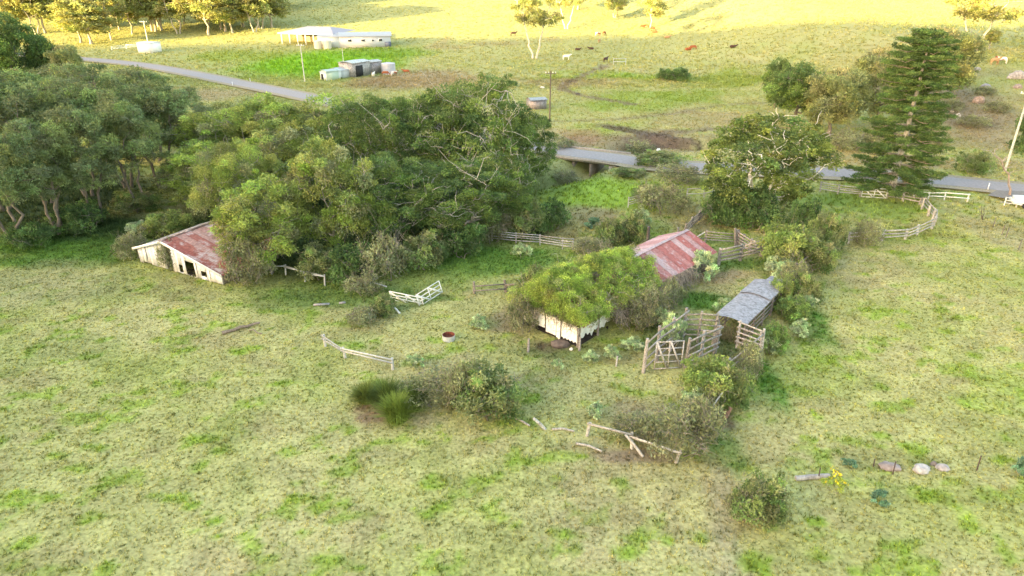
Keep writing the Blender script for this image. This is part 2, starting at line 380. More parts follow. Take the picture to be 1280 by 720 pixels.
for a in (-4.4, 5.0):
    mb = MB(); beam(mb, P3(a, 0, bz-2.9), P3(a, 0, bz-.45), 1.0, 6.2, (.42, .40, .37), up=(bn[0], bn[1], 0)); mb.build('abutment', M_conc, root)
mb = MB()
beam(mb, P3(-5.6, 5.0, bz-1.6), P3(-4.2, 3.2, bz-1.3), .3, 2.4, (.33, .31, .28)); mb.build('wing_wall', M_conc, root)
for a in (-1.2, 1.6):
    mb = MB()
    beam(mb, P3(a, -3, bz-1.75), P3(a, 3, bz-1.75), .35, 2.6, (.2, .17, .14)); mb.build('pier', M_conc, root)

# ------------------------------------------------------------------ foliage
FOL = 1.9
def leaves(mb, C_, Rr, n, ll, lw, flat, pal, rng, up=.35, shell=.45, cvar=.21, hvar=.045, droop=0.):
    C_ = np.asarray(C_, float); m = len(C_); Rr = np.broadcast_to(np.asarray(Rr, float), (m,))
    ci = np.repeat(np.arange(m), n); N_ = len(ci)
    d = rng.normal(size=(N_, 3)); d[:, 2] += up; d /= np.linalg.norm(d, axis=1)[:, None]
    r = Rr[ci]*(shell+(1-shell)*rng.random(N_)**.7)*(.75+.5*rng.random(m)[ci]*0+.25)
    lump = 1+.28*np.sin(d[:, 0]*5+ci)*np.cos(d[:, 1]*4.3+ci*1.7)
    p = C_[ci]+d*(r*lump)[:, None]*np.array([1, 1, flat])
    a = rng.normal(size=(N_, 3))*.8+d*.9; a[:, 2] += .15-droop; a /= np.linalg.norm(a, axis=1)[:, None]
    b = np.cross(a, rng.normal(size=(N_, 3))); b /= np.linalg.norm(b, axis=1)[:, None]
    L_ = ll*(.6+.8*rng.random(N_)); W_ = lw*(.6+.8*rng.random(N_))
    V = np.stack([p-a*(L_/2)[:, None], p+b*(W_/2)[:, None], p+a*(L_/2)[:, None], p-b*(W_/2)[:, None]], 1).reshape(-1, 3)
    pal = np.asarray(pal, float)*FOL; pi = rng.integers(0, len(pal), m); cc = pal[pi]*(1+cvar*rng.normal(size=(m, 1))).clip(.5, 1.6)
    hue = 1+hvar*rng.normal(size=(m, 3)); cc = cc*hue.clip(.7, 1.3)
    c = cc[ci]*(1+.18*rng.normal(size=(N_, 1))).clip(.5, 1.6)
    mb.add(V, np.arange(N_*4).reshape(-1, 4), np.repeat(c, 4, axis=0))
def wig(a, b, rng, n=5, k=.12, sag=0.):
    a = np.array(a, float); b = np.array(b, float); L_ = np.linalg.norm(b-a); o = []
    t = np.linspace(0, 1, n)
    off = rng.normal(size=(n, 3))*k*L_*.5; off[0] = 0; off[-1] = 0
    o = a+(b-a)*t[:, None]+off*np.sin(t*math.pi)[:, None]
    o[:, 2] += sag*L_*np.sin(t*math.pi)
    return o
def spread_pts(rng, n, rx, zc, rz, lo=-.35, inner=.5, mind=.55, egg=0.):
    P_ = []; tries = 0
    while len(P_) < n and tries < n*60:
        tries += 1
        d = rng.normal(size=3); d /= np.linalg.norm(d)
        if d[2] < lo: continue
        k = inner+(1-inner)*rng.random()**.5
        an = math.atan2(d[1], d[0]); lump = 1+.16*math.sin(2*an+rng_ph)+.12*math.sin(3*an+2.1*rng_ph)
        q = np.array([d[0]*rx*lump*k*(1-egg*d[2]), d[1]*rx*lump*k*(1-egg*d[2]), zc+d[2]*rz*k])
        if all(np.linalg.norm((q-p)/np.array([1, 1, .8])) > mind for p in P_): P_.append(q)
    return np.array(P_)
rng_ph = 0.
def tree_proto(seed, H_, rx, zc, rz, ncl, cr, n, ll, lw, pal, bark, trunks=1, tr=.22, fork=.35, flat=.7, lo=-.35, inner=.5, lean=.0, bare=0, limb_min=.035, spread0=.5, k=.14, droop=0., egg=0., dead=0, cap=None, name=('tree', 'trunk', 'crown'), cat='tree', shell=.45, up=.35):
    """one tree at the origin: Empty > trunk (with limbs), crown"""
    global rng_ph
    rng = np.random.default_rng(seed); rng_ph = rng.random()*6
    root = thing(name[0], 'x', cat, (0, 0, 0))
    C_ = spread_pts(rng, ncl, rx-cr*.6, zc, rz-cr*flat*.5, lo, inner, cr*1.0, egg)
    tb = MB(); nodes = []
    bark = np.array(bark)
    for t in range(trunks):
        an = 2*math.pi*t/trunks+rng.random(); o = np.array([math.cos(an), math.sin(an), 0])*(tr*1.4 if trunks > 1 else 0)
        top = np.array([o[0]*3+math.cos(an)*rx*spread0*(.5 if trunks > 1 else .1)+lean*rx, o[1]*3+math.sin(an)*rx*spread0*(.5 if trunks > 1 else .1), H_*(fork+.12*rng.random())])
        path = wig(o+np.array([0, 0, -.4]), top, rng, 7, k*.6)
        rr = np.linspace(tr*1.15, tr*.62, 7)*(1 if trunks == 1 else .75); rr[0] *= 1.35
        tube(tb, path, rr, 9, bark*(.85+.3*rng.random()), cap=False)
        for q, r_ in zip(path[3:], rr[3:]): nodes.append((q, r_))
    order = np.argsort(np.linalg.norm((C_-np.array([0, 0, H_*fork]))*np.array([1, 1, .8]), axis=1))
    allc = [(C_[i], True) for i in order]
    for _ in range(bare):
        d = rng.normal(size=3); d[2] = abs(d[2])*.6; d /= np.linalg.norm(d); allc.append((np.array([d[0]*rx*.95, d[1]*rx*.95, zc+d[2]*rz*.95]), False))
    for q, leafy in allc:
        best = None; bd_ = 1e9
        for (p, r_) in nodes:
            dz = q[2]-p[2]; dd = np.linalg.norm(q-p)+(2.5*max(0, -dz+.1))
            dd /= (r_/tr)**.25
            if dd < bd_: bd_ = dd; best = (p, r_)
        p, r_ = best
        m = 6; path = wig(p, q, rng, m, k*1.3, sag=.10*rng.random()); r0 = max(limb_min, r_*.72); r1 = max(limb_min*.55, r0*.42)
        rr = np.linspace(r0, r1, m)
        tube(tb, path, rr, 5, bark*(.85+.35*rng.random()), cap=False)
        for a, b in zip(path[2:], rr[2:]): nodes.append((a, b))
        if not leafy:
            for _ in range(5):
                s = path[rng.integers(2, 6)]; tube(tb, wig(s, s+rng.normal(size=3)*rx*.22+np.array([0, 0, rx*.06]), rng, 4, .2), np.linspace(limb_min*.8, limb_min*.3, 4), 4, bark, cap=False)
        elif dead and rng.random() < dead:
            for _ in range(4):
                s = path[rng.integers(3, 6)]; tube(tb, wig(s, s+rng.normal(size=3)*cr*.9+np.array([0, 0, cr*.5]), rng, 4, .2), np.linspace(limb_min*.7, limb_min*.25, 4), 4, bark, cap=False)
    tb.build(name[1], M_bark, root, smooth=True)
    lb = MB(); cc = C_
    # satellite puffs make an uneven outline
    sat = cc[rng.integers(0, len(cc), int(len(cc)*1.3))]; dv = rng.normal(size=sat.shape); dv[:, 2] *= .55
    sat = sat+dv/np.linalg.norm(dv, axis=1)[:, None]*cr*.95
    leaves(lb, cc, cr*(.75+.5*rng.random(len(cc))), n, ll, lw, flat, pal, rng, droop=droop, shell=shell, up=up)
    leaves(lb, sat, cr*(.35+.35*rng.random(len(sat))), n//4, ll, lw, flat, pal, rng, droop=droop, shell=.3, up=up)
    lb.build(name[2], M_leaf, root)
    V = np.vstack(lb.V); root['top'] = float(np.quantile(V[:, 2], .995)); root['wide'] = float(np.quantile(np.hypot(V[:, 0], V[:, 1]), .96))
    return root
PROTO = []
used = set()
def put(proto, px, py, toppy, wpx, label, rz=None, group=None, tilt=0, zoff=0.):
    """stand a tree whose foot is at pixel px,py and whose top reaches row toppy, crown wpx wide"""
    g = G(px, py); h_ = HM(g, toppy); sz = h_/proto['top']; sx = wpx*mpp(g)/2/proto['wide']
    rz = random.random()*6.28 if rz is None else rz
    if proto.name not in used:
        used.add(proto.name); o = proto; o.location = (g.x, g.y, g.z+zoff); o.rotation_euler = (tilt, 0, rz); o.scale = (sx, sx, sz); o['label'] = label
        if group: o['group'] = group
    else:
        o = dup(proto, (g.x, g.y, g.z+zoff), rz, (sx, sx, sz), label, group, tilt)
        if not group and 'group' in o: del o['group']
    for k in ('top', 'wide'): pass
    return o
GG = [(.100, .128, .052), (.085, .112, .048), (.115, .142, .054), (.095, .115, .058)]
YG = [(.135, .165, .044), (.115, .140, .045), (.155, .180, .048), (.120, .130, .068), (.13, .18, .038)]
DG = [(.060, .095, .030), (.052, .082, .028), (.075, .110, .032), (.085, .125, .030)]
OL = [(.135, .150, .060), (.115, .130, .060), (.150, .165, .060)]
SIL = [(.20, .26, .14), (.24, .30, .18), (.17, .22, .13), (.29, .33, .21)]
gum = [tree_proto(10+i, 13, 4.2, 8.6, 5.0, 48, 1.05, [420, 560, 340, 480][i], [.26, .20, .32, .23][i], .085, GG, (.20, .165, .135), trunks=3 if i < 2 else 2, tr=.20, fork=.5, flat=.75, lo=-.75, inner=.45, droop=.25, dead=.25, bare=0, k=.07, name=('gum_tree', 'trunk', 'crown'), egg=.15) for i in range(4)]
ygt = [tree_proto(20+i, 11, 4.8, 6.0, 5.0, 72, 1.0, [400, 560, 300, 430][i], [.27, .20, .33, .24][i], [.09, .08, .10, .10][i], YG, (.27, .24, .20), trunks=2, tr=.24, fork=.38, flat=.75, lo=-.9, inner=.45, droop=.2, dead=.35, bare=3, name=('paperbark_tree', 'trunk', 'crown')) for i in range(4)]
figt = [tree_proto(30+i, 13, 6.2, 6.9, 5.6, 96, 1.15, [340, 460, 300, 400][i], [.24, .19, .28, .22][i], .10, DG, (.38, .35, .30), trunks=2, tr=.34, fork=.33, flat=.66, lo=-.75, inner=.6, k=.22, bare=3, dead=.4, limb_min=.05, name=('spreading_tree', 'trunk', 'crown'), up=.6) for i in range(4)]
pale = tree_proto(44, 11, 5.4, 5.9, 5.3, 88, .92, 280, .26, .13, [(.065, .095, .026), (.085, .115, .03), (.055, .08, .025), (.11, .135, .035)], (.60, .56, .48), trunks=4, tr=.22, fork=.42, flat=.75, lo=-.9, inner=.55, k=.12, bare=1, dead=.25, limb_min=.06, name=('pale_limbed_tree', 'trunk', 'crown'))
wisp = [tree_proto(50+i, 17, 5.4, 10.0, 7.0, 44, 1.5, 130, .60, .25, [(.17, .18, .06), (.20, .20, .07), (.15, .155, .06)], (.42, .36, .29), trunks=1+(i == 2), tr=.22, fork=.5, flat=.75, lo=-.9, inner=.35, droop=.3, dead=.2, bare=0, limb_min=.06, k=.07, name=('woodland_gum', 'trunk', 'crown'), shell=.2) for i in range(4)]  # leaf palette has the backlit gold put into its colours
wgum = tree_proto(58, 17, 5.4, 11.0, 6.4, 34, 1.3, 170, .5, .2, [(.17, .18, .06), (.20, .20, .07)], (.55, .50, .42), trunks=2, tr=.26, fork=.45, flat=.75, lo=-.7, inner=.4, dead=.6, bare=5, limb_min=.06, k=.08, name=('white_gum', 'trunk', 'crown'), shell=.2)  # leaf colours carry the same backlit gold
rnd = [tree_proto(60+i, 9, 4.0, 5.0, 4.2, 46, 1.1, 330, .30, .13, [DG, OL][i], (.2, .17, .14), trunks=1, tr=.25, fork=.3, flat=.8, lo=-.7, inner=.55, dead=.15, name=('round_tree', 'trunk', 'crown')) for i in range(2)]
# --- left grove
L_ = 'grey green left grove gum, '
put(gum[0], 22, 303, 165, 105, L_+'nearest the left edge with foliage to the grass')
put(gum[1], 72, 292, 152, 90, L_+'second from the left along its front edge')
put(gum[2], 122, 277, 135, 90, L_+'with brown leaning trunks showing behind the open grass')
put(gum[3], 176, 262, 118, 84, L_+'with three tall bare trunks left of the barn')
put(gum[2], 8, 262, 110, 110, L_+'second row at the far left edge', rz=1)
put(gum[0], 60, 254, 104, 100, L_+'second row behind the leftmost front trees', rz=2)
put(gum[3], 112, 245, 100, 95, L_+'second row with a dead pale fork in its top', rz=3)
put(gum[0], 160, 238, 98, 90, L_+'second row behind the three bare trunks', rz=4)
put(gum[2], 205, 235, 104, 90, L_+'second row at its right end')
put(gum[1], 20, 215, 84, 110, L_+'back row at the far left', rz=.5)
put(gum[3], 85, 208, 84, 100, L_+'back row below the dark pointed trees', rz=5)
put(gum[0], 140, 200, 82, 90, L_+'back row nearest the curve of the road', rz=5.5)
put(gum[2], 196, 200, 86, 90, L_+'back row with its round top against the road', rz=2.4)
put(gum[1], 245, 218, 112, 80, L_+'back row at the gap between both groves', rz=3.3)
put(gum[3], 272, 205, 138, 50, L_+'small one filling the gap between both groves', rz=1.3)
put(rnd[0], 32, 118, 18, 72, 'dark green dense tree rising tallest at the top left corner', rz=1)
put(rnd[0], 8, 112, 30, 50, 'dark green tree cut by the left edge beside the tallest dark tree', rz=2)
put(rnd[0], 66, 112, 48, 42, 'smaller dark green tree right of the tallest dark tree, top left', rz=3)
put(rnd[1], 92, 118, 58, 46, 'brownish grey thin tree at the road end of the left grove')
# --- central grove
Y_ = 'yellow green tree of the central grove, '
put(ygt[0], 262, 262, 178, 108, Y_+'leftmost, above the left end of the barn roof')
put(ygt[1], 305, 300, 182, 100, Y_+'leaning over the rusty barn roof')
put(ygt[2], 338, 338, 228, 112, Y_+'lowest branches over the broken rails beside the barn')
put(ygt[3], 428, 322, 178, 105, Y_+'with forked pale trunks in the front middle')
put(ygt[1], 292, 232, 132, 120, Y_+'back left, with its top against the mown verge', rz=4)
put(ygt[3], 372, 262, 155, 110, Y_+'middle of the left half behind the front trees', rz=1)
put(ygt[0], 352, 228, 122, 110, Y_+'back row under the bend of the road', rz=2.5)
put(ygt[2], 425, 225, 120, 110, Y_+'back row beside the dark spreading trees', rz=3.7)
F_ = 'dark green spreading tree of the central grove, '
put(figt[0], 488, 308, 195, 135, F_+'front left with twisted pale limbs')
put(figt[1], 570, 300, 205, 150, F_+'front middle with a low flat crown')
put(figt[2], 628, 284, 195, 104, F_+'front right above the grey rail fence')
put(figt[3], 480, 250, 122, 120, F_+'back left behind the forked trunks')
put(figt[1], 545, 245, 115, 120, F_+'back middle', rz=2)
put(figt[0], 602, 248, 98, 138, F_+'tallest, with bare white limbs facing the camera', rz=5)
put(figt[3], 652, 245, 142, 78, F_+'rightmost, its edge against the bright green field', rz=4)
# --- right side trees
put(pale, 946, 268, 148, 160, 'pale limbed tree with dark glossy crown standing behind the stockyards', rz=0)
put(rnd[0], 968, 135, 74, 42, 'small dark conical tree behind the pale limbed tree', rz=5)
put(rnd[0], 992, 158, 80, 75, 'dark round tree above the road behind the pale limbed tree', rz=.3)
put(rnd[1], 1035, 172, 88, 85, 'olive brown tree between the dark round tree and the pine')
put(rnd[1], 1095, 160, 62, 90, 'tall olive tree directly behind the left side of the pine', rz=2)
put(rnd[1], 1170, 128, 36, 90, 'broad round topped tree showing above and right of the pine', rz=4)
put(rnd[0], 1292, 215, 118, 70, 'dark leafy tree cut off by the right edge beside the pale pole', rz=1.7)
rs = rnd[1]
# two clipped round bushes on the hill
# --- gilded trees of the far slope
wg = 'sunlit woodland trees at the top left'
wl = 'sunlit gum behind the front row of the wood covering the top left slope'
wrng = random.Random(3); wi = 0; ORD = 'first second third fourth fifth sixth seventh eighth ninth tenth eleventh twelfth'.split()
for (row, xs, y0) in (('a', range(100, 345, 22), 56), ('b', range(-10, 350, 24), 38), ('c', range(-20, 380, 27), 18), ('d', range(-30, 330, 26), 2), ('e', range(-30, 400, 34), -10)):
    for x_ in xs:
        yy = y0-(x_-100)*.09*(1 if row == 'a' else .3)+wrng.uniform(-4, 4); xx = x_+wrng.uniform(-9, 9)
        if row == 'a' and 165 < xx < 212: yy -= 10
        g = G(xx, yy); hh = wrng.uniform(14, 20)
        tp = proj((g.x, g.y, g.z+hh))[1]
        put(wisp[wi % 4], xx, yy, tp, 50*wrng.uniform(.8, 1.25)*(1-.1*(row in 'de')), wl if row != 'a' else 'sunlit gum in the front row of the top left wood, '+ORD[wi]+' from the left', group=wg); wi += 1
put(wgum, 668, 73, -28, 62, 'tall sunlit gum with mottled pale trunk standing alone above the power pole')
put(wgum, 708, 36, -30, 44, 'slim white trunked gum at the top edge right of the lone tall gum')
put(wisp[3], 813, 36, -22, 40, 'thin sunlit tree with red cattle resting under it')
put(wisp[2], 768, 22, -10, 34, 'yellow green sapling on the hill left of the tree with cattle')
put(wgum, 1215, 66, -34, 84, 'bright white limbed gum on the hill at the top right')
put(wisp[0], 1236, 62, 36, 20, 'small green sapling at the foot of the white limbed gum')
put(wisp[1], 722, 12, -30, 40, 'pale gum at the top edge above the white cow')
# trees out of the picture that fill the side of the grove
# --- hoop pine
def hoop():
    rng = np.random.default_rng(7); g = G(1113, 243); Ht = HM(g, 36)
    root = thing('hoop_pine', 'tall hoop pine with tiered dark branches beside the white gate', 'tree', g)
    mbt = MB(); path = wig((g.x, g.y, g.z-.3), (g.x+.25, g.y, g.z+Ht*.98), rng, 12, .006); tube(mbt, path, np.linspace(.46, .07, 12), 10, (.40, .37, .33), cap=False)
    mbl = MB(); z = 1.6; C_ = []; S_ = []
    while z < Ht*.985:
        t = z/Ht; rad = np.interp(t, [0, .06, .14, .3, .55, .8, .93, 1], [4.4, 6.2, 6.0, 5.0, 4.5, 3.9, 2.8, .7])
        nb = 9
        a0 = rng.random()*6.28
        for b in range(nb):
            an = a0+b*2*math.pi/nb+rng.normal()*.16; rr = rad*(.74+.34*rng.random())
            if rng.random() < .06: rr *= .5
            e = np.array([math.cos(an)*rr, math.sin(an)*rr, rr*.02-.10*rr*(1-t)*(rng.random()+.2)])
            o = np.array([g.x, g.y, g.z+z]); pth = wig(o, o+e, rng, 5, .06, sag=-.05)
            tube(mbt, pth, np.linspace(.085*(1-.5*t)+.02, .02, 5), 4, (.30, .26, .21), cap=False)
            k = max(3, int(rr/.55)); s0 = .30 if t > .62 else .42
            for s in np.linspace(s0, 1.0, k):
                q = o+e*s+np.array([0, 0, .06+.25*s*s+rng.normal()*.05]); wd = .36+.30*math.sin(s*3)
                for sd in (-1, 1):
                    off = np.array([-math.sin(an), math.cos(an), 0])*sd*wd*.85*(1-.4*s)
                    C_.append(q+off+rng.normal(size=3)*.06); S_.append(.52*(.7+.5*rng.random()))
        z += (1.2 if t < .6 else .85)*(.9+.2*rng.random())
    for _ in range(26):
        d = rng.normal(size=3); d[2] = abs(d[2]); d /= np.linalg.norm(d)
        C_.append(np.array([g.x+.25, g.y, g.z+Ht*.93])+d*np.array([2.2, 2.2, 1.2])); S_.append(.45)
    leaves(mbl, C_, S_, 75, .22, .08, .5, [(.055, .09, .026), (.072, .108, .030), (.045, .075, .024)], rng, up=.3, shell=.1, cvar=.18)
    mbt.build('trunk', M_bark, root, smooth=True); mbl.build('crown', M_leaf, root)
hoop()

# ------------------------------------------------------------------ shrubs
def shrub_proto(seed, pal, n=30, cr=.34, per=190, ll=.13, lw=.05, flat=.8, bark=(.27, .23, .19), nm=('shrub', 'stem', 'foliage'), limb=.008, dead=.5, bare=4, up=.3, cat='shrub'):
    return tree_proto(seed, 1.5, 1.15, .58, .85, n, cr, per, ll, lw, pal, bark, trunks=5, tr=.035, fork=.2, flat=flat, lo=-.5, inner=.45, bare=bare, limb_min=limb, dead=dead, name=nm, cat=cat, spread0=1.1, k=.22, up=up)
sG = shrub_proto(101, [(.075, .11, .035), (.10, .135, .045), (.12, .14, .06)])
sD = shrub_proto(102, [(.045, .08, .028), (.06, .10, .03)], n=26)
sY = shrub_proto(103, [(.115, .155, .04), (.10, .135, .038), (.13, .155, .05)], n=26)
sO = shrub_proto(104, [(.15, .155, .08), (.13, .14, .07), (.12, .125, .07)], per=70, bare=14, dead=.9)
sL = shrub_proto(105, [(.10, .15, .045), (.12, .17, .05), (.08, .125, .04)], flat=.7)
tob = [shrub_proto(110+i, SIL, n=20, cr=.30, per=110, ll=.20, lw=.075, flat=.6, bark=(.3, .3, .2), nm=('wild_tobacco_bush', 'stem', 'foliage'), bare=0, dead=0, up=1.0) for i in range(2)]
blu = shrub_proto(113, [(.07, .13, .085), (.09, .16, .10)], n=12, cr=.32, per=60, ll=.28, lw=.12, nm=('weed_clump', 'stem', 'foliage'), bare=0, dead=0, cat='plant')
def bush(p, px, py, toppy, wpx, label, **k): return put(p, px, py, toppy, wpx, label, **k)
bush(sG, 607, 512, 462, 96, 'dense grey green shrub in the middle of the paddock beside the dead limb')
bush(sO, 548, 498, 466, 84, 'bare twiggy shrub joining the white rail to the grey green shrub')
bush(sO, 578, 508, 456, 50, 'twiggy brown shrub between the rushes and the grey green shrub')
bush(sO, 926, 646, 612, 40, 'dry straggly growth at the left side of the isolated dark shrub')
bush(sO, 454, 402, 386, 44, 'low dry bush in front of the collapsed white gates')
bush(sG, 480, 392, 370, 34, 'dark low bush at the foot of the collapsed white gates')
bush(sY, 886, 500, 456, 84, 'yellow green bush spilling in front of the stockyard gate')
bush(sG, 908, 505, 462, 56, 'mid green bush at the right side of the stockyard rails')
bush(sO, 846, 560, 514, 92, 'tangled grey bush smothering the bottom corner of the broken fence')
bush(sO, 792, 544, 520, 60, 'low grey tangle behind the broken bottom rail')
bush(sO, 874, 545, 500, 60, 'green grey bush behind the leaning white plank')
bush(sO, 932, 472, 428, 44, 'dry tangled bush at the outer side of the stockyard rails')
bush(sG, 948, 648, 600, 72, 'isolated dark shrub on the open grass at the bottom right')
bush(sL, 964, 440, 406, 40, 'leafy green bush at the corner of the outer stockyard rails')
bush(sY, 972, 384, 350, 34, 'green bush over the right edge of the grey race roof')
bush(sL, 990, 398, 372, 44, 'bright green bush outside the race along the paddock edge')
bush(sG, 1000, 378, 340, 44, 'grey green bush beyond the race along the paddock edge')
bush(sO, 994, 362, 328, 40, 'dead brown thicket hanging on the end post of the race')
bush(sY, 980, 334, 284, 72, 'large yellow green bush behind the flowering tobacco, left part')
bush(sG, 1016, 334, 294, 56, 'dull green bush beside the end rails, right of the large yellow green one')
bush(sD, 1003, 300, 252, 44, 'small very dark round bush under the pale limbed tree')
bush(sG, 1030, 312, 268, 44, 'grey green bush just right of the very dark round bush')
bush(sO, 1082, 306, 276, 42, 'dark twiggy bush standing alone inside the curved yard')
bush(sD, 905, 278, 236, 60, 'dark undergrowth bush under the left side of the pale limbed tree')
bush(sD, 945, 284, 240, 60, 'dark undergrowth bush at the foot of the pale limbed tree')
bush(sO, 828, 264, 228, 66, 'brown and green bush swallowing the far rail fence')
bush(sG, 808, 250, 230, 36, 'small green bush on the bright field beside the brown bush')
bush(sG, 792, 300, 266, 40, 'grey green bush behind the rusty roof, left of its two dark posts')
bush(sG, 765, 304, 272, 46, 'pale green bush behind the far left corner of the rusty roof')
bush(sO, 738, 316, 298, 44, 'dry brown bush between the rail fence and the overgrown shed')
bush(sO, 655, 412, 368, 44, 'brown twiggy bush against the left side of the overgrown shed')
bush(sG, 668, 372, 336, 50, 'dull green bush joining the left side of the shed mound')
bush(sO, 808, 402, 360, 60, 'leafless brown brush along the right side of the overgrown shed')
bush(sO, 796, 410, 376, 44, 'leafless brown brush at the right front of the overgrown shed')
bush(sO, 836, 382, 350, 40, 'leafless brown brush at the end of the shed side wall')
bush(sO, 217, 336, 300, 30, 'spindly bush growing against the front of the white barn')
bush(sO, 166, 322, 292, 40, 'straggly bush at the left end of the white barn')
bush(sY, 212, 292, 268, 60, 'green scrub just behind the white barn')
bush(sO, 312, 352, 306, 62, 'grey brush growing over the right end of the barn roof')
bush(sO, 284, 322, 290, 46, 'green and grey brush lying on the middle of the barn roof')
bush(sG, 170, 262, 238, 60, 'low dark undergrowth left of the tobacco by the left grove')
bush(sD, 100, 286, 256, 70, 'dark undergrowth beneath the front of the left grove')
bush(sD, 40, 306, 280, 60, 'dark undergrowth near the left edge of the photo')
for i, (a, b, c, d, t) in enumerate([(400, 345, 308, 60, 'left of the dark trunk'), (440, 350, 306, 60, 'right of the dark trunk'), (482, 346, 296, 70, 'under the front left spreading tree'), (530, 332, 292, 66, 'below the twisted limbs'), (575, 318, 282, 60, 'left of the grey rail fence'), (615, 300, 262, 50, 'at the left end of the grey rail fence'), (655, 292, 252, 56, 'behind the grey rail fence'), (690, 284, 252, 46, 'at the edge of the bright field'), (456, 366, 344, 46, 'in front of the grove near the white gates')]):
    bush([sG, sD, sO][i % 3], a, b, c, d, 'understorey bush of the central grove, '+t)
for (a, b, c, d, t) in [(1150, 150, 136, 30, 'highest one right of the pine'), (1188, 138, 124, 34, 'beside the tiny pale boulder'), (1215, 158, 144, 38, 'between the pine and the pale pole'), (1245, 140, 126, 30, 'left of the dark leafy tree'), (1165, 180, 162, 36, 'nearest the right flank of the pine'), (1060, 186, 164, 50, 'at the foot of the olive brown tree'), (1100, 186, 160, 50, 'left of the pine trunk on the bank'), (1230, 118, 108, 26, 'by the purplish boulder')]:
    bush(sO, a, b, c, d, 'dry scrub bush on the right hillside, '+t)
bush(sG, 1216, 216, 190, 40, 'sparse olive bush on the far side of the road at the right')
bush(sD, 832, 100, 86, 22, 'left one of the two round dark bushes on the hill pasture')
bush(sD, 850, 101, 85, 26, 'right one of the two round dark bushes on the hill pasture')
bush(sG, 822, 206, 190, 56, 'pale green brush beyond the bridge')
bush(sO, 800, 196, 178, 50, 'brown brush on the far bank right of the bridge')
bush(sO, 850, 226, 206, 60, 'dry tall scrub between the bridge and the pale limbed tree')
bush(sO, 705, 226, 214, 40, 'dry tall scrub on the near creek bank by the bridge')
bush(sG, 786, 220, 210, 40, 'low green scrub on the near creek bank right of the bridge')
bush(sO, 700, 90+95, 172, 40, 'dry reddish scrub on the far bank left of the bridge')
bush(sD, 640, 108, 101, 14, 'tiny bush beyond the tallest spreading tree')
bush(blu, 1098, 628, 615, 26, 'blue green weed clump on the grass below the rocks')
bush(blu, 1277, 592, 572, 26, 'blue green weed clump at the right edge')
bush(blu, 740, 240+44, 272, 22, 'blue green weed at the far edge of the bright field')
bush(blu, 1062, 572+12, 574, 20, 'small blue green weed left of the rocks')
T_ = 'pale green wild tobacco bush '
for i, (a, b, c, d, t) in enumerate([(172, 290, 274, 34, 'with whitish leaves left of the barn'), (790, 438, 418, 36, 'left of the corner post of the stockyard'), (765, 448, 430, 30, 'between the shed and the stockyard corner post'), (738, 453, 434, 26, 'in front of the overgrown shed'), (697, 462, 446, 20, 'small and bluish in front of the shed left panel'),
    (838, 432, 382, 42, 'leaning inside the stockyard pen'), (822, 408, 376, 36, 'behind the left rails of the stockyard pen'), (878, 348, 306, 46, 'at the right end of the rusty roof'), (798, 285, 256, 40, 'left of the far rail gate'), (675, 278, 254, 34, 'with white leaves under the rightmost grove tree'),
    (975, 346, 314, 56, 'in flower above the end of the race'), (905, 392, 368, 34, 'beside the left edge of the grey race roof'), (1000, 420, 396, 36, 'outside the race on the paddock side'), (1005, 384, 360, 36, 'upper one outside the race on the paddock side'), (745, 520, 502, 34, 'low on the grass above the broken bottom rail'),
    (868, 514, 478, 44, 'growing through the bush in front of the yard'), (600, 410, 392, 34, 'on the grass right of the rusty ring'), (520, 458, 440, 26, 'behind the end of the long white rail'), (652, 322, 300, 30, 'near the right part of the grey rail fence'), (960, 442, 410, 34, 'at the outer stockyard corner')]):
    bush(tob[i % 2], a, b, c+(b-c)*.22, d*.82, T_+t)
# flowering clump
fl = shrub_proto(120, [(.18, .22, .03), (.16, .2, .03)], n=10, cr=.35, per=60, ll=.14, lw=.06, nm=('flowering_bush', 'stem', 'foliage'), bare=0, dead=0)
rngf = np.random.default_rng(9); fb = MB(); leaves(fb, rngf.normal(size=(26, 3))*np.array([.5, .5, .18])+np.array([0, 0, 1.25]), .1, 4, .14, .12, .8, [(.42, .33, .02)], rngf); fb.build('flowers', M_leaf, fl)['kind'] = 'stuff'
bush(fl, 1042, 612, 595, 30, 'low bush with bright yellow flowers beside the grey log')
# rushes
def rush(px, py, toppy, wpx, label, pal):
    g = G(px, py); h_ = HM(g, toppy)*1.05; rw = wpx*mpp(g)/2; rng = np.random.default_rng(int(px)); n = 900
    a = rng.random(n)*6.28; r = rw*.55*np.sqrt(rng.random(n)); b = np.stack([np.cos(a)*r, np.sin(a)*r, 0*r], 1)
    hh = h_*(.65+.4*rng.random(n)); q_ = np.hypot(b[:, 0], b[:, 1])/(rw*.55+1e-6); tip = b*2.3+rng.normal(size=(n, 3))*.22; hh = hh*(1-.5*q_**2)*(.75+.35*rng.random(n)); tip[:, 2] = hh
    s = np.stack([-np.sin(a), np.cos(a), 0*a], 1)*.017
    mid = (b*1.2+tip*0); mid[:, 2] = hh*.55
    V = np.stack([b-s, b+s, mid+s, mid-s, mid-s, mid+s, tip+s*.2, tip-s*.2], 1).reshape(-1, 3)+np.array(g)
    F_q = np.arange(n*8).reshape(-1, 4); c = np.array(pal)*(1+.25*rng.normal(size=(n, 1))).clip(.5, 1.5); c = np.repeat(c, 8, axis=0)
    mb = MB(); mb.add(V, F_q, c); o = mb.build('rush_tussock', M_leaf, None, g); tag(o, label, 'plant', 'rush tussocks in the paddock')
rush(497, 522, 492, 52, 'largest green rush tussock, nearest the camera', (.19, .26, .05)); rush(484, 502, 474, 44, 'dark green rush tussock behind the largest one', (.12, .17, .04)); rush(458, 500, 480, 40, 'small yellowish rush tussock left of the others', (.15, .19, .04)); rush(516, 508, 482, 44, 'dark rush tussock against the twiggy shrub', (.10, .15, .035))

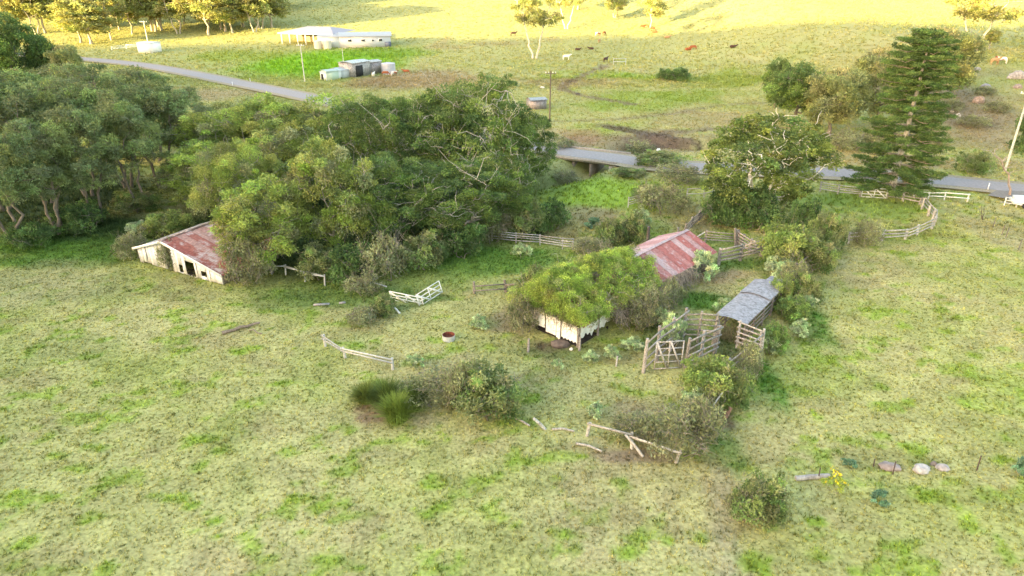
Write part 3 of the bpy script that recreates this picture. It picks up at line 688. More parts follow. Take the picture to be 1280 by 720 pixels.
# ------------------------------------------------------------------ fences
WOOD = (.27, .245, .22); WHI = (.44, .425, .40); GREY = (.42, .40, .38); DARKW = (.19, .165, .14)
FENCES = []
def fence(pts, name, label, h, nr, pr=.09, rail=(.05, .13), c=WOOD, m=None, lean=.03, miss=0., cat='fence', off=.05, rails_z=None, square=False, posts=True, seed=0, sag=.03):
    rg = random.Random(seed+len(pts)*7+int(pts[0][0]*10)); m = m or M_wood
    root = thing(name, label, cat, pts[0]); tops = []
    for p in pts:
        lx, ly = rg.gauss(0, lean), rg.gauss(0, lean); hh = h*rg.uniform(.95, 1.1)
        q = (p[0]+lx*h, p[1]+ly*h, p[2]+hh); tops.append(((p[0], p[1], p[2]), q))
        if posts:
            mb = MB(); v = rg.uniform(.75, 1.2); cc = tuple(k*v for k in c)
            if square: beam(mb, (p[0], p[1], p[2]-.3), q, pr*2, pr*2, cc)
            else: tube(mb, [(p[0], p[1], p[2]-.3), ((p[0]+q[0])/2, (p[1]+q[1])/2, (p[2]+q[2])/2), q], [pr*1.1, pr, pr*.9], 7, cc)
            mb.build('post', m, root)
    rz = rails_z or [h*(i+.75)/(nr+.0) if nr > 1 else h*.9 for i in range(nr)]
    if not rails_z and nr > 1: rz = [h*.94-(h*.78)*i/(nr-.3) for i in range(nr)]
    for (b0, t0), (b1, t1) in zip(tops[:-1], tops[1:]):
        d = np.array(b1)-np.array(b0); d[2] = 0; L_ = np.linalg.norm(d); d /= L_; n = np.array([d[1], -d[0], 0])
        if n[1] > 0: n = -n
        for z in rz:
            if rg.random() < miss: continue
            f = z/h
            a = np.array(b0)*(1-f)+np.array(t0)*f; b = np.array(b1)*(1-f)+np.array(t1)*f
            a = a-d*.12+n*(pr+off)*1.0; b = b+d*.12+n*(pr+off); a[2] += rg.gauss(0, sag); b[2] += rg.gauss(0, sag)
            mb = MB(); v = rg.uniform(.75, 1.2); beam(mb, a, b, rail[0], rail[1]*rg.uniform(.8, 1.15), tuple(k*v for k in c)); mb.build('rail', m, root)
    return root
def gp(*P_): return [G(*p) for p in P_]
def lerp(a, b, n): return [a+(b-a)*(i/n) for i in range(n+1)]
fence(gp((615, 301), (645, 304), (675, 306), (703, 311), (716, 312)), 'rail_fence', 'silvery four rail fence at the right foot of the central grove', 1.15, 4, .06, (.04, .09), GREY)
fence(gp((593, 367), (632, 365)), 'rail_fence', 'short remnant of two posts and low rails left of the overgrown shed', 1.15, 2, .12, rails_z=[.35, .8], c=(.26, .23, .2))
fence(gp((634, 365), (662, 362)), 'rail_fence', 'rotten rails running from the post remnant into the shed mound', .8, 2, .1, c=DARKW, miss=.2, lean=.1)
fence(gp((340, 343), (357, 344), (381, 352), (406, 357)), 'rail_fence', 'broken white topped rail fence between the barn and the grove', 1.05, 2, .08, (.05, .10), WHI, M_white, .10, rails_z=[1.0, .85], miss=.25, sag=.08)
fence(gp((407, 433), (432, 447), (491, 462)), 'rail_fence', 'long leaning white rail on two posts above the rushes', .95, 2, .10, (.06, .12), WHI, M_white, .05, rails_z=[.92, .68])
fence(gp((785, 259), (811, 251)), 'rail_fence', 'pale three rail gate panel at the corner of the bright green field', 1.25, 4, .07, (.05, .09), (.5, .48, .44))
fence(gp((812, 251), (846, 256)), 'rail_fence', 'brown rails running from the pale panel into the brown bush', 1.15, 4, .07, (.05, .09), (.22, .14, .11))
fence(gp((858, 248), (880, 247), (891, 244), (903, 243)), 'rail_fence', 'white post and rail fence at the left edge of the pale limbed tree', 1.25, 2, .10, (.05, .12), WHI, M_white)
fence(gp((885, 266), (873, 277), (864, 284), (855, 293)), 'rail_fence', 'weathered rail fence curving down towards the rusty roof', 1.25, 4, .12, (.06, .14), WOOD, miss=.1)
fence(gp((847, 299), (881, 303)), 'rail_fence', 'low rail between a tall post and a squat post behind the rusty roof', 1.35, 1, .12, rails_z=[.45], c=WOOD)
fence(gp((881, 303), (922, 306)), 'rail_fence', 'four dark rails joining the squat post to the log cluster', 1.3, 4, .12, (.06, .10), (.27, .24, .21))
fence(gp((898, 331), (925, 326), (951, 320)), 'rail_fence', 'heavy split rail fence in front of the yellow green bushes', 1.75, 4, .16, (.08, .16), (.33, .29, .25), lean=.04)
fence(gp((920, 306), (937, 316), (951, 320)), 'rail_fence', 'short run of split rails closing the corner of the small yard', 1.6, 4, .13, (.08, .13), (.34, .3, .26), lean=.05)
fence(gp((1040, 311), (1046, 300)), 'rail_fence', 'end on rails poking out right of the yellow green bushes', 1.35, 5, .08, (.05, .12), WOOD, lean=.06)
fence(gp((1060, 304), (1102, 301), (1131, 299), (1146, 294), (1164, 286)), 'rail_fence', 'near curved side of the post and rail yard on the right', 1.2, 3, .13, (.06, .13), (.45, .42, .38), miss=.05)
fence(gp((1164, 286), (1165, 277), (1160, 270), (1152, 262), (1150, 256)), 'rail_fence', 'far right curved end of the post and rail yard', 1.35, 3, .15, (.07, .14), (.47, .44, .4))
fence(gp((1149, 256), (1128, 252), (1108, 248)), 'rail_fence', 'rails from the yard corner to the white gate under the pine', 1.2, 3, .13, (.05, .12), (.42, .38, .34))
fence(gp((1075, 246), (1047, 243), (1025, 239)), 'rail_fence', 'rails leaving the white gate to the left, towards the pale tree', 1.2, 4, .10, (.05, .10), (.40, .37, .33))
fence(gp((1142, 247), (1160, 249), (1180, 250), (1209, 252)), 'rail_fence', 'low white rails beside the road right of the pine', .95, 2, .09, (.05, .12), (.75, .73, .7), M_white)
fence(gp((1255, 257), (1270, 259), (1290, 262)), 'rail_fence', 'white rail panel at the right edge by the driveway', 1.05, 3, .06, (.04, .08), (.75, .75, .75), M_white)
fence(gp((140, 63), (158, 61), (176, 60)), 'rail_fence', 'distant white rails left of the small white tank shed', 1.3, 3, .1, (.06, .12), (.8, .8, .78), M_white)
fence(gp((767, 81), (782, 81)), 'yard_panel', 'pale steel frame panel beside the dark brown cow on the hill', 1.9, 2, .07, (.06, .1), (.5, .52, .55), M_steel, cat='panel')
# fence posts in the farther paddocks
for i, (a, b, t) in enumerate([(1241, 284, 'second highest'), (1252, 294, 'with a darker top'), (1257, 297, 'shortest'), (1273, 312, 'nearest the right edge')]):
    g = G(a, b); mb = MB(); tube(mb, [(g.x, g.y, g.z-.2), (g.x+.03, g.y, g.z+1.15)], .045, 6, DARKW); tag(mb.build('fence_post', M_wood, None, g), 'thin dark fence post in the right paddock, '+t, 'post')
for i, (a, b, c, t) in enumerate([(1023, 599, 585, 'left one, at the grey log'), (1116, 593, 577, 'middle one, in front of the soil heap'), (1221, 588, 570, 'right one, alone on the grass'), (1092, 583, 574, 'short one left of the soil heap')]):
    g = G(a, b); hh = HM(g, c); mb = MB(); tube(mb, [(g.x, g.y, g.z-.2), (g.x-.03, g.y+.02, g.z+hh)], .035, 5, (.10, .07, .06)); tag(mb.build('steel_picket', M_wood, None, g), 'thin rusty steel picket by the rocks, '+t, 'picket')
for (a, b, c, t) in [(809, 307-9, 283, 'right one, thicker'), (791, 296, 282, 'left one, thinner')]:
    g = G(a, b+8); mb = MB(); tube(mb, [(g.x, g.y, g.z-.3), (g.x, g.y, g.z+HM(g, c))], .17 if c == 283 else .1, 7, (.12, .10, .09)); tag(mb.build('gate_post', M_wood, None, g), 'dark post behind the rusty roof ridge, '+t, 'post')
for (a, b, t) in [(60, 320, 1), (66, 405, 2)]: pass
g = G(770, 458); mb = MB(); tube(mb, [(g.x, g.y, g.z-.2), (g.x+.05, g.y, g.z+.85)], .07, 6, GREY); tag(mb.build('fence_post', M_wood, None, g), 'short grey post between the shed and the stockyard corner', 'post')
# guide posts by the road
for (a, b, t) in [(1234, 239, 'right side, in front of the tan verge'), (313, 103, 'top left, where the mown strip meets the road'), (291, 108, 'near side of the road above the central grove')]:
    g = G(a, b); mb = MB(); beam(mb, (g.x, g.y, g.z-.2), (g.x, g.y, g.z+1.1), .14, .05, (.8, .8, .78)); tag(mb.build('guide_post', M_paint, None, g), 'white roadside guide post, '+t, 'guide post')

def gate(p, q, h, label, c, m, nr=5, lift=.15, name='farm_gate', tilt=0., diag=2, w_=.05):
    """a gate of flat rails with diagonals between ground points p and q"""
    root = thing(name, label, 'gate', p); p = np.array(p); q = np.array(q); d = q-p; L_ = np.linalg.norm(d[:2]); n = np.array([d[1], -d[0], 0])/L_
    if n[1] > 0: n = -n
    T = lambda s, z, o=0.: p+d*s+np.array([0, 0, lift+z])+n*(o+tilt*z)
    for i in range(nr):
        z = h*i/(nr-1); mb = MB(); beam(mb, T(0, z), T(1, z), .04, .09, c); mb.build('rail', m, root)
    for s in (.01, .5, .99):
        mb = MB(); beam(mb, T(s, -.04, .04), T(s, h+.04, .04), .09, .04, c, up=n); mb.build('stile', m, root)
    for k in range(diag):
        s0, s1 = ((0.02, .48), (.52, .98))[k] if diag == 2 else (.02, .98)
        mb = MB(); beam(mb, T(s0, h, .075), T(s1, 0, .075), .13, .03, c, up=n); mb.build('brace', m, root)
    return root
gate(G(1076, 247), G(1107, 249), 1.15, 'white painted gate with cross braces under the hoop pine', (.78, .76, .72), M_white, 4)
# collapsed white gates
g1, g2, g3 = G(490, 375), G(524, 382), G(553, 368)
gate(g1, g2+Vector((.4, .3, -.25)), 1.0, 'collapsed white gate sagging in the grass, left one of the pair', (.74, .72, .67), M_white, 4, .0, tilt=.35)
gate(g2+Vector((0, 0, -.1)), g3+Vector((0, 0, .25)), .95, 'collapsed white gate leaning back, right one of the pair', (.74, .72, .67), M_white, 4, .0, tilt=-.4)
# stockyard
h1 = 2.0; A = G(804, 466); hA = HM(A, 424)
c1 = GZ(857, 389, hA*.93); c2 = GZ(896, 392, hA*.93); B = G(856, 460); D = GZ(898, 406, hA*.85)
fence(lerp(A, c1, 3), 'stockyard_rails', 'left side of the grey timber stockyard pen', hA, 4, .13, (.06, .15), (.30, .27, .245), rails_z=[hA*.93, hA*.70, hA*.46, hA*.22])
fence([c1, (c1+c2)/2, c2], 'stockyard_rails', 'back side of the grey timber stockyard pen', hA*.93, 5, .10, (.06, .12), (.30, .27, .23))
fence(lerp(B, D, 2), 'stockyard_rails', 'right side of the grey timber stockyard pen', hA*.85, 4, .13, (.06, .14), (.33, .30, .275), rails_z=[hA*.80, hA*.58, hA*.36, hA*.18])
gate(G(817, 463), G(851, 461), hA*.80, 'timber stockyard gate with two diagonal braces', (.46, .43, .40), M_wood, 5, .12)
E0 = GZ(926, 402, hA*.8); E1 = GZ(957, 413, hA*.8); E2 = GZ(908, 457, hA*.55)
fence([E0, E1], 'stockyard_rails', 'pale rail panel at the mouth of the covered race', hA*.8, 5, .10, (.05, .13), (.40, .37, .34))
fence([E1, (E1+E2)/2, E2], 'stockyard_rails', 'outer rails running down from the race to the yellow green bush', hA*.75, 3, .11, (.06, .12), (.35, .325, .30), lean=.08, miss=.15)
fence(lerp(GZ(897, 407, hA*.85), GZ(897, 392, hA*.9), 1), 'stockyard_rails', 'short dark rails between the pen and the race mouth', hA*.8, 4, .10, (.05, .12), (.24, .21, .19))
fence(gp((986, 372), (994, 352), (1003, 340)), 'rail_fence', 'dark post and rails under the dead thicket at the end of the race', 1.7, 3, .13, (.06, .12), (.2, .17, .15), lean=.08)
for (x0, y0, x1, y1, t) in [(636, 522, 662, 534, 'left of the leaning post'), (690, 538, 718, 541, 'right of the leaning post'), (560, 486, 586, 500, 'under the bare twiggy shrub'), (720, 556, 752, 566, 'below the broken bottom rail'), (436, 395, 470, 388, 'in the grass left of the collapsed gates')]:
    a = G(x0, y0); b = G(x1, y1); mb = MB(); tube(mb, [(a.x, a.y, a.z+.10), ((a.x+b.x)/2, (a.y+b.y)/2+.05, (a.z+b.z)/2+.2), (b.x, b.y, b.z+.12)], [.08, .075, .06], 7, (.36, .33, .29)); tag(mb.build('fallen_rail', M_wood, None, a), 'fallen grey fence rail '+t, 'rail')
# broken fence at the bottom
fence(gp((733, 545), (790, 562), (844, 578)), 'rail_fence', 'broken bottom fence with one sagging rail under the grey tangle', .95, 1, .10, (.07, .13), (.45, .41, .36), lean=.22, rails_z=[.85], sag=.1)
def stick(p, q, r, label, c=WHI, name='timber_post', cat='post', m=None):
    mb = MB(); q = Vector(q); p = Vector(p); tube(mb, [p, p+(q-p)*.5+Vector((.02, .03, .02)), q], [r*1.1, r, r*.85], 8, c); return tag(mb.build(name, m or M_wood, None, p), label, cat)
g = G(682, 536); stick(g+Vector((0, 0, -.1)), g+Vector((-.75, -.1, .85)), .11, 'grey leaning post on the grass left of the broken bottom fence', (.46, .43, .38))
g = G(803, 568); stick(g+Vector((0, -.2, 0)), g+Vector((-1.0, .6, 1.0)), .09, 'fallen prop leaning on the sagging bottom rail', (.42, .38, .33))
g = G(500, 392); stick(g, g+Vector((-.7, .3, .6)), .08, 'stub of white post below the collapsed gates', (.7, .68, .62))
g = G(907, 522); stick(g+Vector((-.1, 0, -.2)), g+Vector((.25, .1, .75)), .16, 'reddish brown broken stump in the hollow beside the bottom fence', (.30, .17, .12), 'tree_stump', 'stump')
# leaning white plank
g = G(886, 532); mb = MB(); beam(mb, g+Vector((-.5, .0, .35)), g+Vector((1.0, 1.3, 1.55)), .08, .42, (.58, .55, .48), up=(0, -.5, 1)); o = mb.build('broad_plank', M_white, None, g); tag(o, 'broad pale plank leaning over the hollow at the bottom fence', 'plank')
g = G(886, 531); stick(g+Vector((0, 0, -.1)), g+Vector((-.25, .1, 1.0)), .13, 'white stub post under the broad pale plank', (.62, .6, .55))
# dead limb at the grey green shrub
g = G(622, 515); r2 = np.random.default_rng(2)
mb = MB(); q = G(590, 492); tube(mb, wig((g.x, g.y, g.z+.12), (q.x, q.y, q.z+.9), r2, 6, .06), np.linspace(.14, .07, 6), 7, (.40, .36, .31)); tube(mb, wig((g.x-.5, g.y+.3, g.z+.2), (g.x-.1, g.y-.5, g.z+.1), r2, 4, .1), .07, 6, (.38, .35, .3)); tag(mb.build('dead_limb', M_bark, None, g), 'dead grey limb sticking out of the grey green shrub', 'branch')
# fallen log
a = G(278, 418); b = G(325, 405); mb = MB(); tube(mb, wig((a.x, a.y, a.z+.14), (b.x, b.y, b.z+.14), r2, 7, .03), np.linspace(.15, .09, 7), 8, (.22, .17, .13)); tube(mb, wig((a.x+2, a.y+.4, a.z+.15), (a.x+3.2, a.y-.2, a.z+.2), r2, 4, .1), .05, 5, (.22, .18, .14)); tag(mb.build('fallen_log', M_bark, None, a), 'fallen brown log alone on the open grass at left', 'log')
a = G(994, 600); b = G(1036, 597); mb = MB(); tube(mb, wig((a.x, a.y, a.z+.12), (b.x, b.y, b.z+.12), r2, 6, .02), .15, 8, (.36, .32, .29)); tag(mb.build('fallen_log', M_bark, None, a), 'grey log beside the yellow flowers at the bottom right', 'log')
for (x0, y0, x1, y1, t) in [(392, 382, 412, 381, 'long grey plank'), (424, 380, 432, 379, 'short grey plank')]:
    a = G(x0, y0); b = G(x1, y1); mb = MB(); beam(mb, (a.x, a.y, a.z+.08), (b.x, b.y, b.z+.1), .3, .08, (.33, .31, .30)); tag(mb.build('fallen_plank', M_wood, None, a), t+' lying on the grass in front of the central grove', 'plank')
a = G(464, 357+4); b = G(484, 366); mb = MB(); tube(mb, wig((a.x, a.y, a.z+.75), (b.x, b.y, b.z+.6), r2, 4, .05), .06, 6, WHI); tube(mb, [(a.x, a.y, a.z), (a.x, a.y, a.z+.8)], .07, 6, WHI); tag(mb.build('white_rail', M_white, None, a), 'single white rail left of the collapsed white gates', 'rail')
# log cluster at the small yard
g = G(922, 308)
for k, (dx, dy, s) in enumerate([(-.35, 0, 'left'), (.0, .3, 'middle'), (.35, -.1, 'right')]):
    stick(g+Vector((dx*.5, dy*.3, -.2)), g+Vector((dx*1.5, dy, 2.0-.3*k)), .14, s+' one of the three dark upright logs at the small yard', (.22, .19, .17), 'upright_log')
stick(G(925, 322)+Vector((0, 0, 1.2)), G(942, 318)+Vector((0, 0, .2)), .09, 'pale diagonal log propped on the split rail fence', (.5, .46, .4), 'prop_log', 'log')
stick(G(864, 302)+Vector((0, 0, .1)), G(880, 300)+Vector((0, 0, .9)), .08, 'pale diagonal prop leaning on the squat post', (.52, .48, .42), 'prop_log', 'log')
# rusty ring
g = G(561, 424); root = thing('metal_ring_tank', 'low round steel ring rusty inside, alone on the paddock grass', 'fire ring', g)
def disc(mb, c, r, z, col, n=24):
    an = np.arange(n)*2*math.pi/n; V = np.stack([c[0]+r*np.cos(an), c[1]+r*np.sin(an), np.full(n, c[2]+z)], 1); mb.add(np.vstack([V, [[c[0], c[1], c[2]+z]]]), [(k, (k+1) % n, n) for k in range(n)], col)
def ring(mb, c, r0, z0, r1, z1, col, n=24):
    an = np.arange(n)*2*math.pi/n; V = [np.stack([c[0]+r*np.cos(an), c[1]+r*np.sin(an), np.full(n, c[2]+z)], 1) for r, z in ((r0, z0), (r1, z1))]
    mb.add(np.vstack(V), [(k, (k+1) % n, n+(k+1) % n, n+k) for k in range(n)], col)
mb = MB(); ring(mb, g, .5, -.1, .5, .42, (.55, .55, .56)); ring(mb, g, .5, .42, .46, .42, (.3, .18, .14)); mb.build('outer_wall', M_steel, root)
mb = MB(); ring(mb, g, .46, .42, .45, .18, (.16, .05, .03)); disc(mb, g, .45, .18, (.13, .045, .028)); mb.build('rusty_inside', M_rust and M_bark, root)

# ------------------------------------------------------------------ rocks
def rock(px, py, wpx, hpx, label, c=(.36, .33, .31), seed=0, name='boulder', cat='rock'):
    g = G(px, py); bm = bmesh.new(); bmesh.ops.create_icosphere(bm, subdivisions=3, radius=1); V = np.array([v.co for v in bm.verts]); Fs = [[v.index for v in f.verts] for f in bm.faces]; bm.free()
    r = 1+.9*(fbm(V[:, 0]*1.3+seed*5+V[:, 2], V[:, 1]*1.3-V[:, 2]*.7, seed, 3)-.5)
    s = wpx*mpp(g)/2; hz = hpx*mpp(g)/2*.9; s *= .72; V = V*r[:, None]*np.array([s, s*.7, hz])*(1+.12*(vn(V[:, 0]*4+9, V[:, 1]*4+V[:, 2]*3, seed)[:, None]-.5))+np.array([g.x, g.y, g.z+hz*.35])
    mb = MB(); mb.add(V, Fs, c); tag(mb.build(name, M_rock, None, g, smooth=False), label, cat)
rock(1151, 588, 28, 13, 'pale rounded boulder, middle of the three by the steel pickets', (.42, .39, .37), 1)
rock(1178, 586, 22, 11, 'grey boulder at the right end beside the pale rounded one', (.34, .31, .30), 2)
rock(1112, 584, 34, 9, 'low brownish boulder behind the middle steel picket', (.27, .22, .2), 3)
rock(1167, 581, 12, 8, 'small dark boulder between two larger ones', (.16, .14, .13), 6)
rock(1233, 110, 16, 9, 'purplish grey boulder on the right hillside, upper middle', (.27, .25, .26), 4)
rock(1222, 128, 20, 12, 'reddish boulder outcrop on the right hillside', (.32, .24, .2), 5)
rock(1270, 98, 26, 14, 'grey outcrop at the right edge of the hillside', (.3, .27, .26), 7)
rock(1197, 146, 9, 7, 'small pale boulder low on the right hillside', (.45, .4, .34), 8)
rock(1190, 140, 7, 5, 'tiny pale boulder above the small one on the hillside', (.45, .4, .34), 9)
rock(1221, 88, 12, 6, 'flat grey boulder high on the right hillside', (.3, .28, .28), 10)
rock(1272, 110, 14, 8, 'brown boulder just under the grey outcrop', (.28, .22, .2), 11)
rock(823, 189, 6, 6, 'small bright white stone on the creek bank', (.8, .8, .78), 12)
rock(1025, 170, 26, 10, 'reddish brown heap under the olive brown tree', (.2, .12, .09), 13)
rock(678, 110, 8, 4, 'pale stone heap left of the power pole', (.55, .5, .46), 14)
rock(722, 118, 8, 3, 'dark stone beside the curved cattle track', (.1, .08, .07), 15)

# ------------------------------------------------------------------ sheds
def roof_sheets(mb, e0, e1, r0, r1, n, pitch_n, cols, rg, amp=.018, gap=.0, lift=.03):
    """corrugated sheets side by side from eave e0-e1 up to ridge r0-r1 (corrugations run up the slope)"""
    e0, e1, r0, r1 = [np.array(v, float) for v in (e0, e1, r0, r1)]
    nn = np.cross(e1-e0, r0-e0); nn /= np.linalg.norm(nn)
    if nn[2] < 0: nn = -nn
    for i in range(n):
        s0, s1 = i/n+gap, (i+1)/n+.004
        ez = rg.uniform(-.02, .05); rows = 4; m = pitch_n*4
        S = np.linspace(s0, s1, m+1); Tt = np.linspace(ez*-1, 1.0+rg.uniform(-.0, .01), rows)
        V = []
        base = lift*(1 if i % 2 else .5)+rg.uniform(0, .02)
        for t in Tt:
            for j, s in enumerate(S):
                p = (e0*(1-s)+e1*s)*(1-t)+(r0*(1-s)+r1*s)*t
                V.append(p+nn*(base+amp*math.sin(j/4*2*math.pi)))
        k = m+1; Fq = [(a*k+b, a*k+b+1, (a+1)*k+b+1, (a+1)*k+b) for a in range(rows-1) for b in range(m)]
        mb.add(V, Fq, cols[rg.randrange(len(cols))])
RUSTC = [(.34, .12, .09), (.38, .17, .13), (.44, .27, .23), (.31, .10, .075), (.42, .24, .20), (.36, .14, .11)]
def boards(mb, P0, P1, zb0, zb1, zt0, zt1, n, c, rg, holes=(), th=.03, gap=.06, missing=0., mid=None):
    """vertical boards between ground points P0 and P1; heights given at both ends; holes = (s0, s1, z0, z1)"""
    P0 = np.array(P0, float); P1 = np.array(P1, float); d = P1-P0; L_ = np.linalg.norm(d[:2]); nrm = np.array([d[1], -d[0], 0])/L_
    for i in range(n):
        if rg.random() < missing: continue
        s0 = i/n; s1 = (i+1-gap*rg.random()*2)/n; s = (s0+s1)/2
        zb = zb0*(1-s)+zb1*s+rg.gauss(0, .03)
        zt = (mid(s) if mid else zt0*(1-s)+zt1*s)
        v = rg.uniform(.78, 1.12); col = tuple(k*v for k in c)
        segs = [(zb, zt)]
        for (a, b, z0, z1) in holes:
            if a < s < b:
                segs = [q for (u, w_) in segs for q in ((u, min(w_, z0)), (max(u, z1), w_)) if q[1]-q[0] > .05]
        for (u, w_) in segs:
            p = P0+d*s; tw = rg.gauss(0, .012)
            beam(mb, (p[0]+nrm[0]*tw, p[1]+nrm[1]*tw, p[2]+u), (p[0]+nrm[0]*tw*2, p[1]+nrm[1]*tw*2, p[2]+w_), L_*(s1-s0), th, col, up=tuple(nrm))
# barn on the left
def barn():
    rg = random.Random(8)
    A = np.array(G(176, 327)); B = np.array(G(279, 356)); z = min(A[2], B[2]); A[2] = B[2] = z
    d = B-A; L_ = np.linalg.norm(d); u = d/L_; n = np.array([-u[1], u[0], 0])
    if n[1] < 0: n = -n
    D = 7.5
    root = thing('old_barn', 'old white board barn with rusty red roof at the edge of the left grove', 'barn', A)
    hl, hr, ha, sa = 1.45, 1.05, 2.95, .36
    top = lambda s: hl+(ha-hl)*s/sa if s < sa else ha+(hr-ha)*(s-sa)/(1-sa)
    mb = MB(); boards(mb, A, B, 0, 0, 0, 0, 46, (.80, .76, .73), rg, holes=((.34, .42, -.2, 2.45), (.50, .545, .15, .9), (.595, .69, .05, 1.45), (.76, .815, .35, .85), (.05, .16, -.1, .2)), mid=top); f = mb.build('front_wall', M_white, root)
    mb = MB(); boards(mb, A, A+n*D, 0, 0, hl, hl, 24, (.42, .39, .36), rg, missing=.05); mb.build('side_wall', M_wood, root)
    mb = MB(); boards(mb, B, B+n*D, 0, 0, hr, hr, 26, (.40, .33, .28), rg, missing=.2); mb.build('side_wall', M_wood, root)
    mb = MB(); boards(mb, A+n*D, B+n*D, 0, 0, 0, 0, 40, (.4, .38, .35), rg, mid=top); mb.build('back_wall', M_wood, root)
    mb = MB(); Z = lambda s, t, h_: A+d*s+n*(D*t)+np.array([0, 0, h_])
    roof_sheets(mb, Z(1.03, -.03, hr+.02), Z(1.03, 1.03, hr+.02), Z(sa, -.03, ha+.06), Z(sa, 1.03, ha+.06), 10, 4, RUSTC, rg); rf = mb.build('roof', M_rust, root)
    mb = MB(); roof_sheets(mb, Z(-.03, -.03, hl), Z(-.03, 1.03, hl), Z(sa, -.03, ha+.06), Z(sa, 1.03, ha+.06), 8, 4, [(.6, .56, .52), (.5, .42, .38), (.66, .63, .6)], rg); mb.build('roof', M_gal, root)
    mb = MB(); beam(mb, Z(sa, -.05, ha+.12), Z(sa, 1.05, ha+.12), .3, .05, (.2, .14, .12)); mb.build('ridge_cap', M_rust, rf)
    for a, b, h0, h1 in ((-.03, sa, hl, ha), (sa, 1.03, ha, hr)):
        mb = MB(); beam(mb, Z(a, -.04, h0+.02), Z(b, -.04, h1+.02), .05, .24, (.75, .73, .7)); mb.build('barge_board', M_white, root)
    for s in (.0, .34, .42, .70, 1.0):
        mb = MB(); p = Z(s, .01, 0); beam(mb, p-np.array([0, 0, .2]), p+np.array([0, 0, top(min(max(s, .001), .999))-.1]), .12, .12, (.3, .27, .24)); mb.build('post', M_wood, root)
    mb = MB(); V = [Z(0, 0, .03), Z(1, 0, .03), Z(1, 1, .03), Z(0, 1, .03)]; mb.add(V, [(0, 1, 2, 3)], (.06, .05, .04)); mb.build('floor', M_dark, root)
barn()
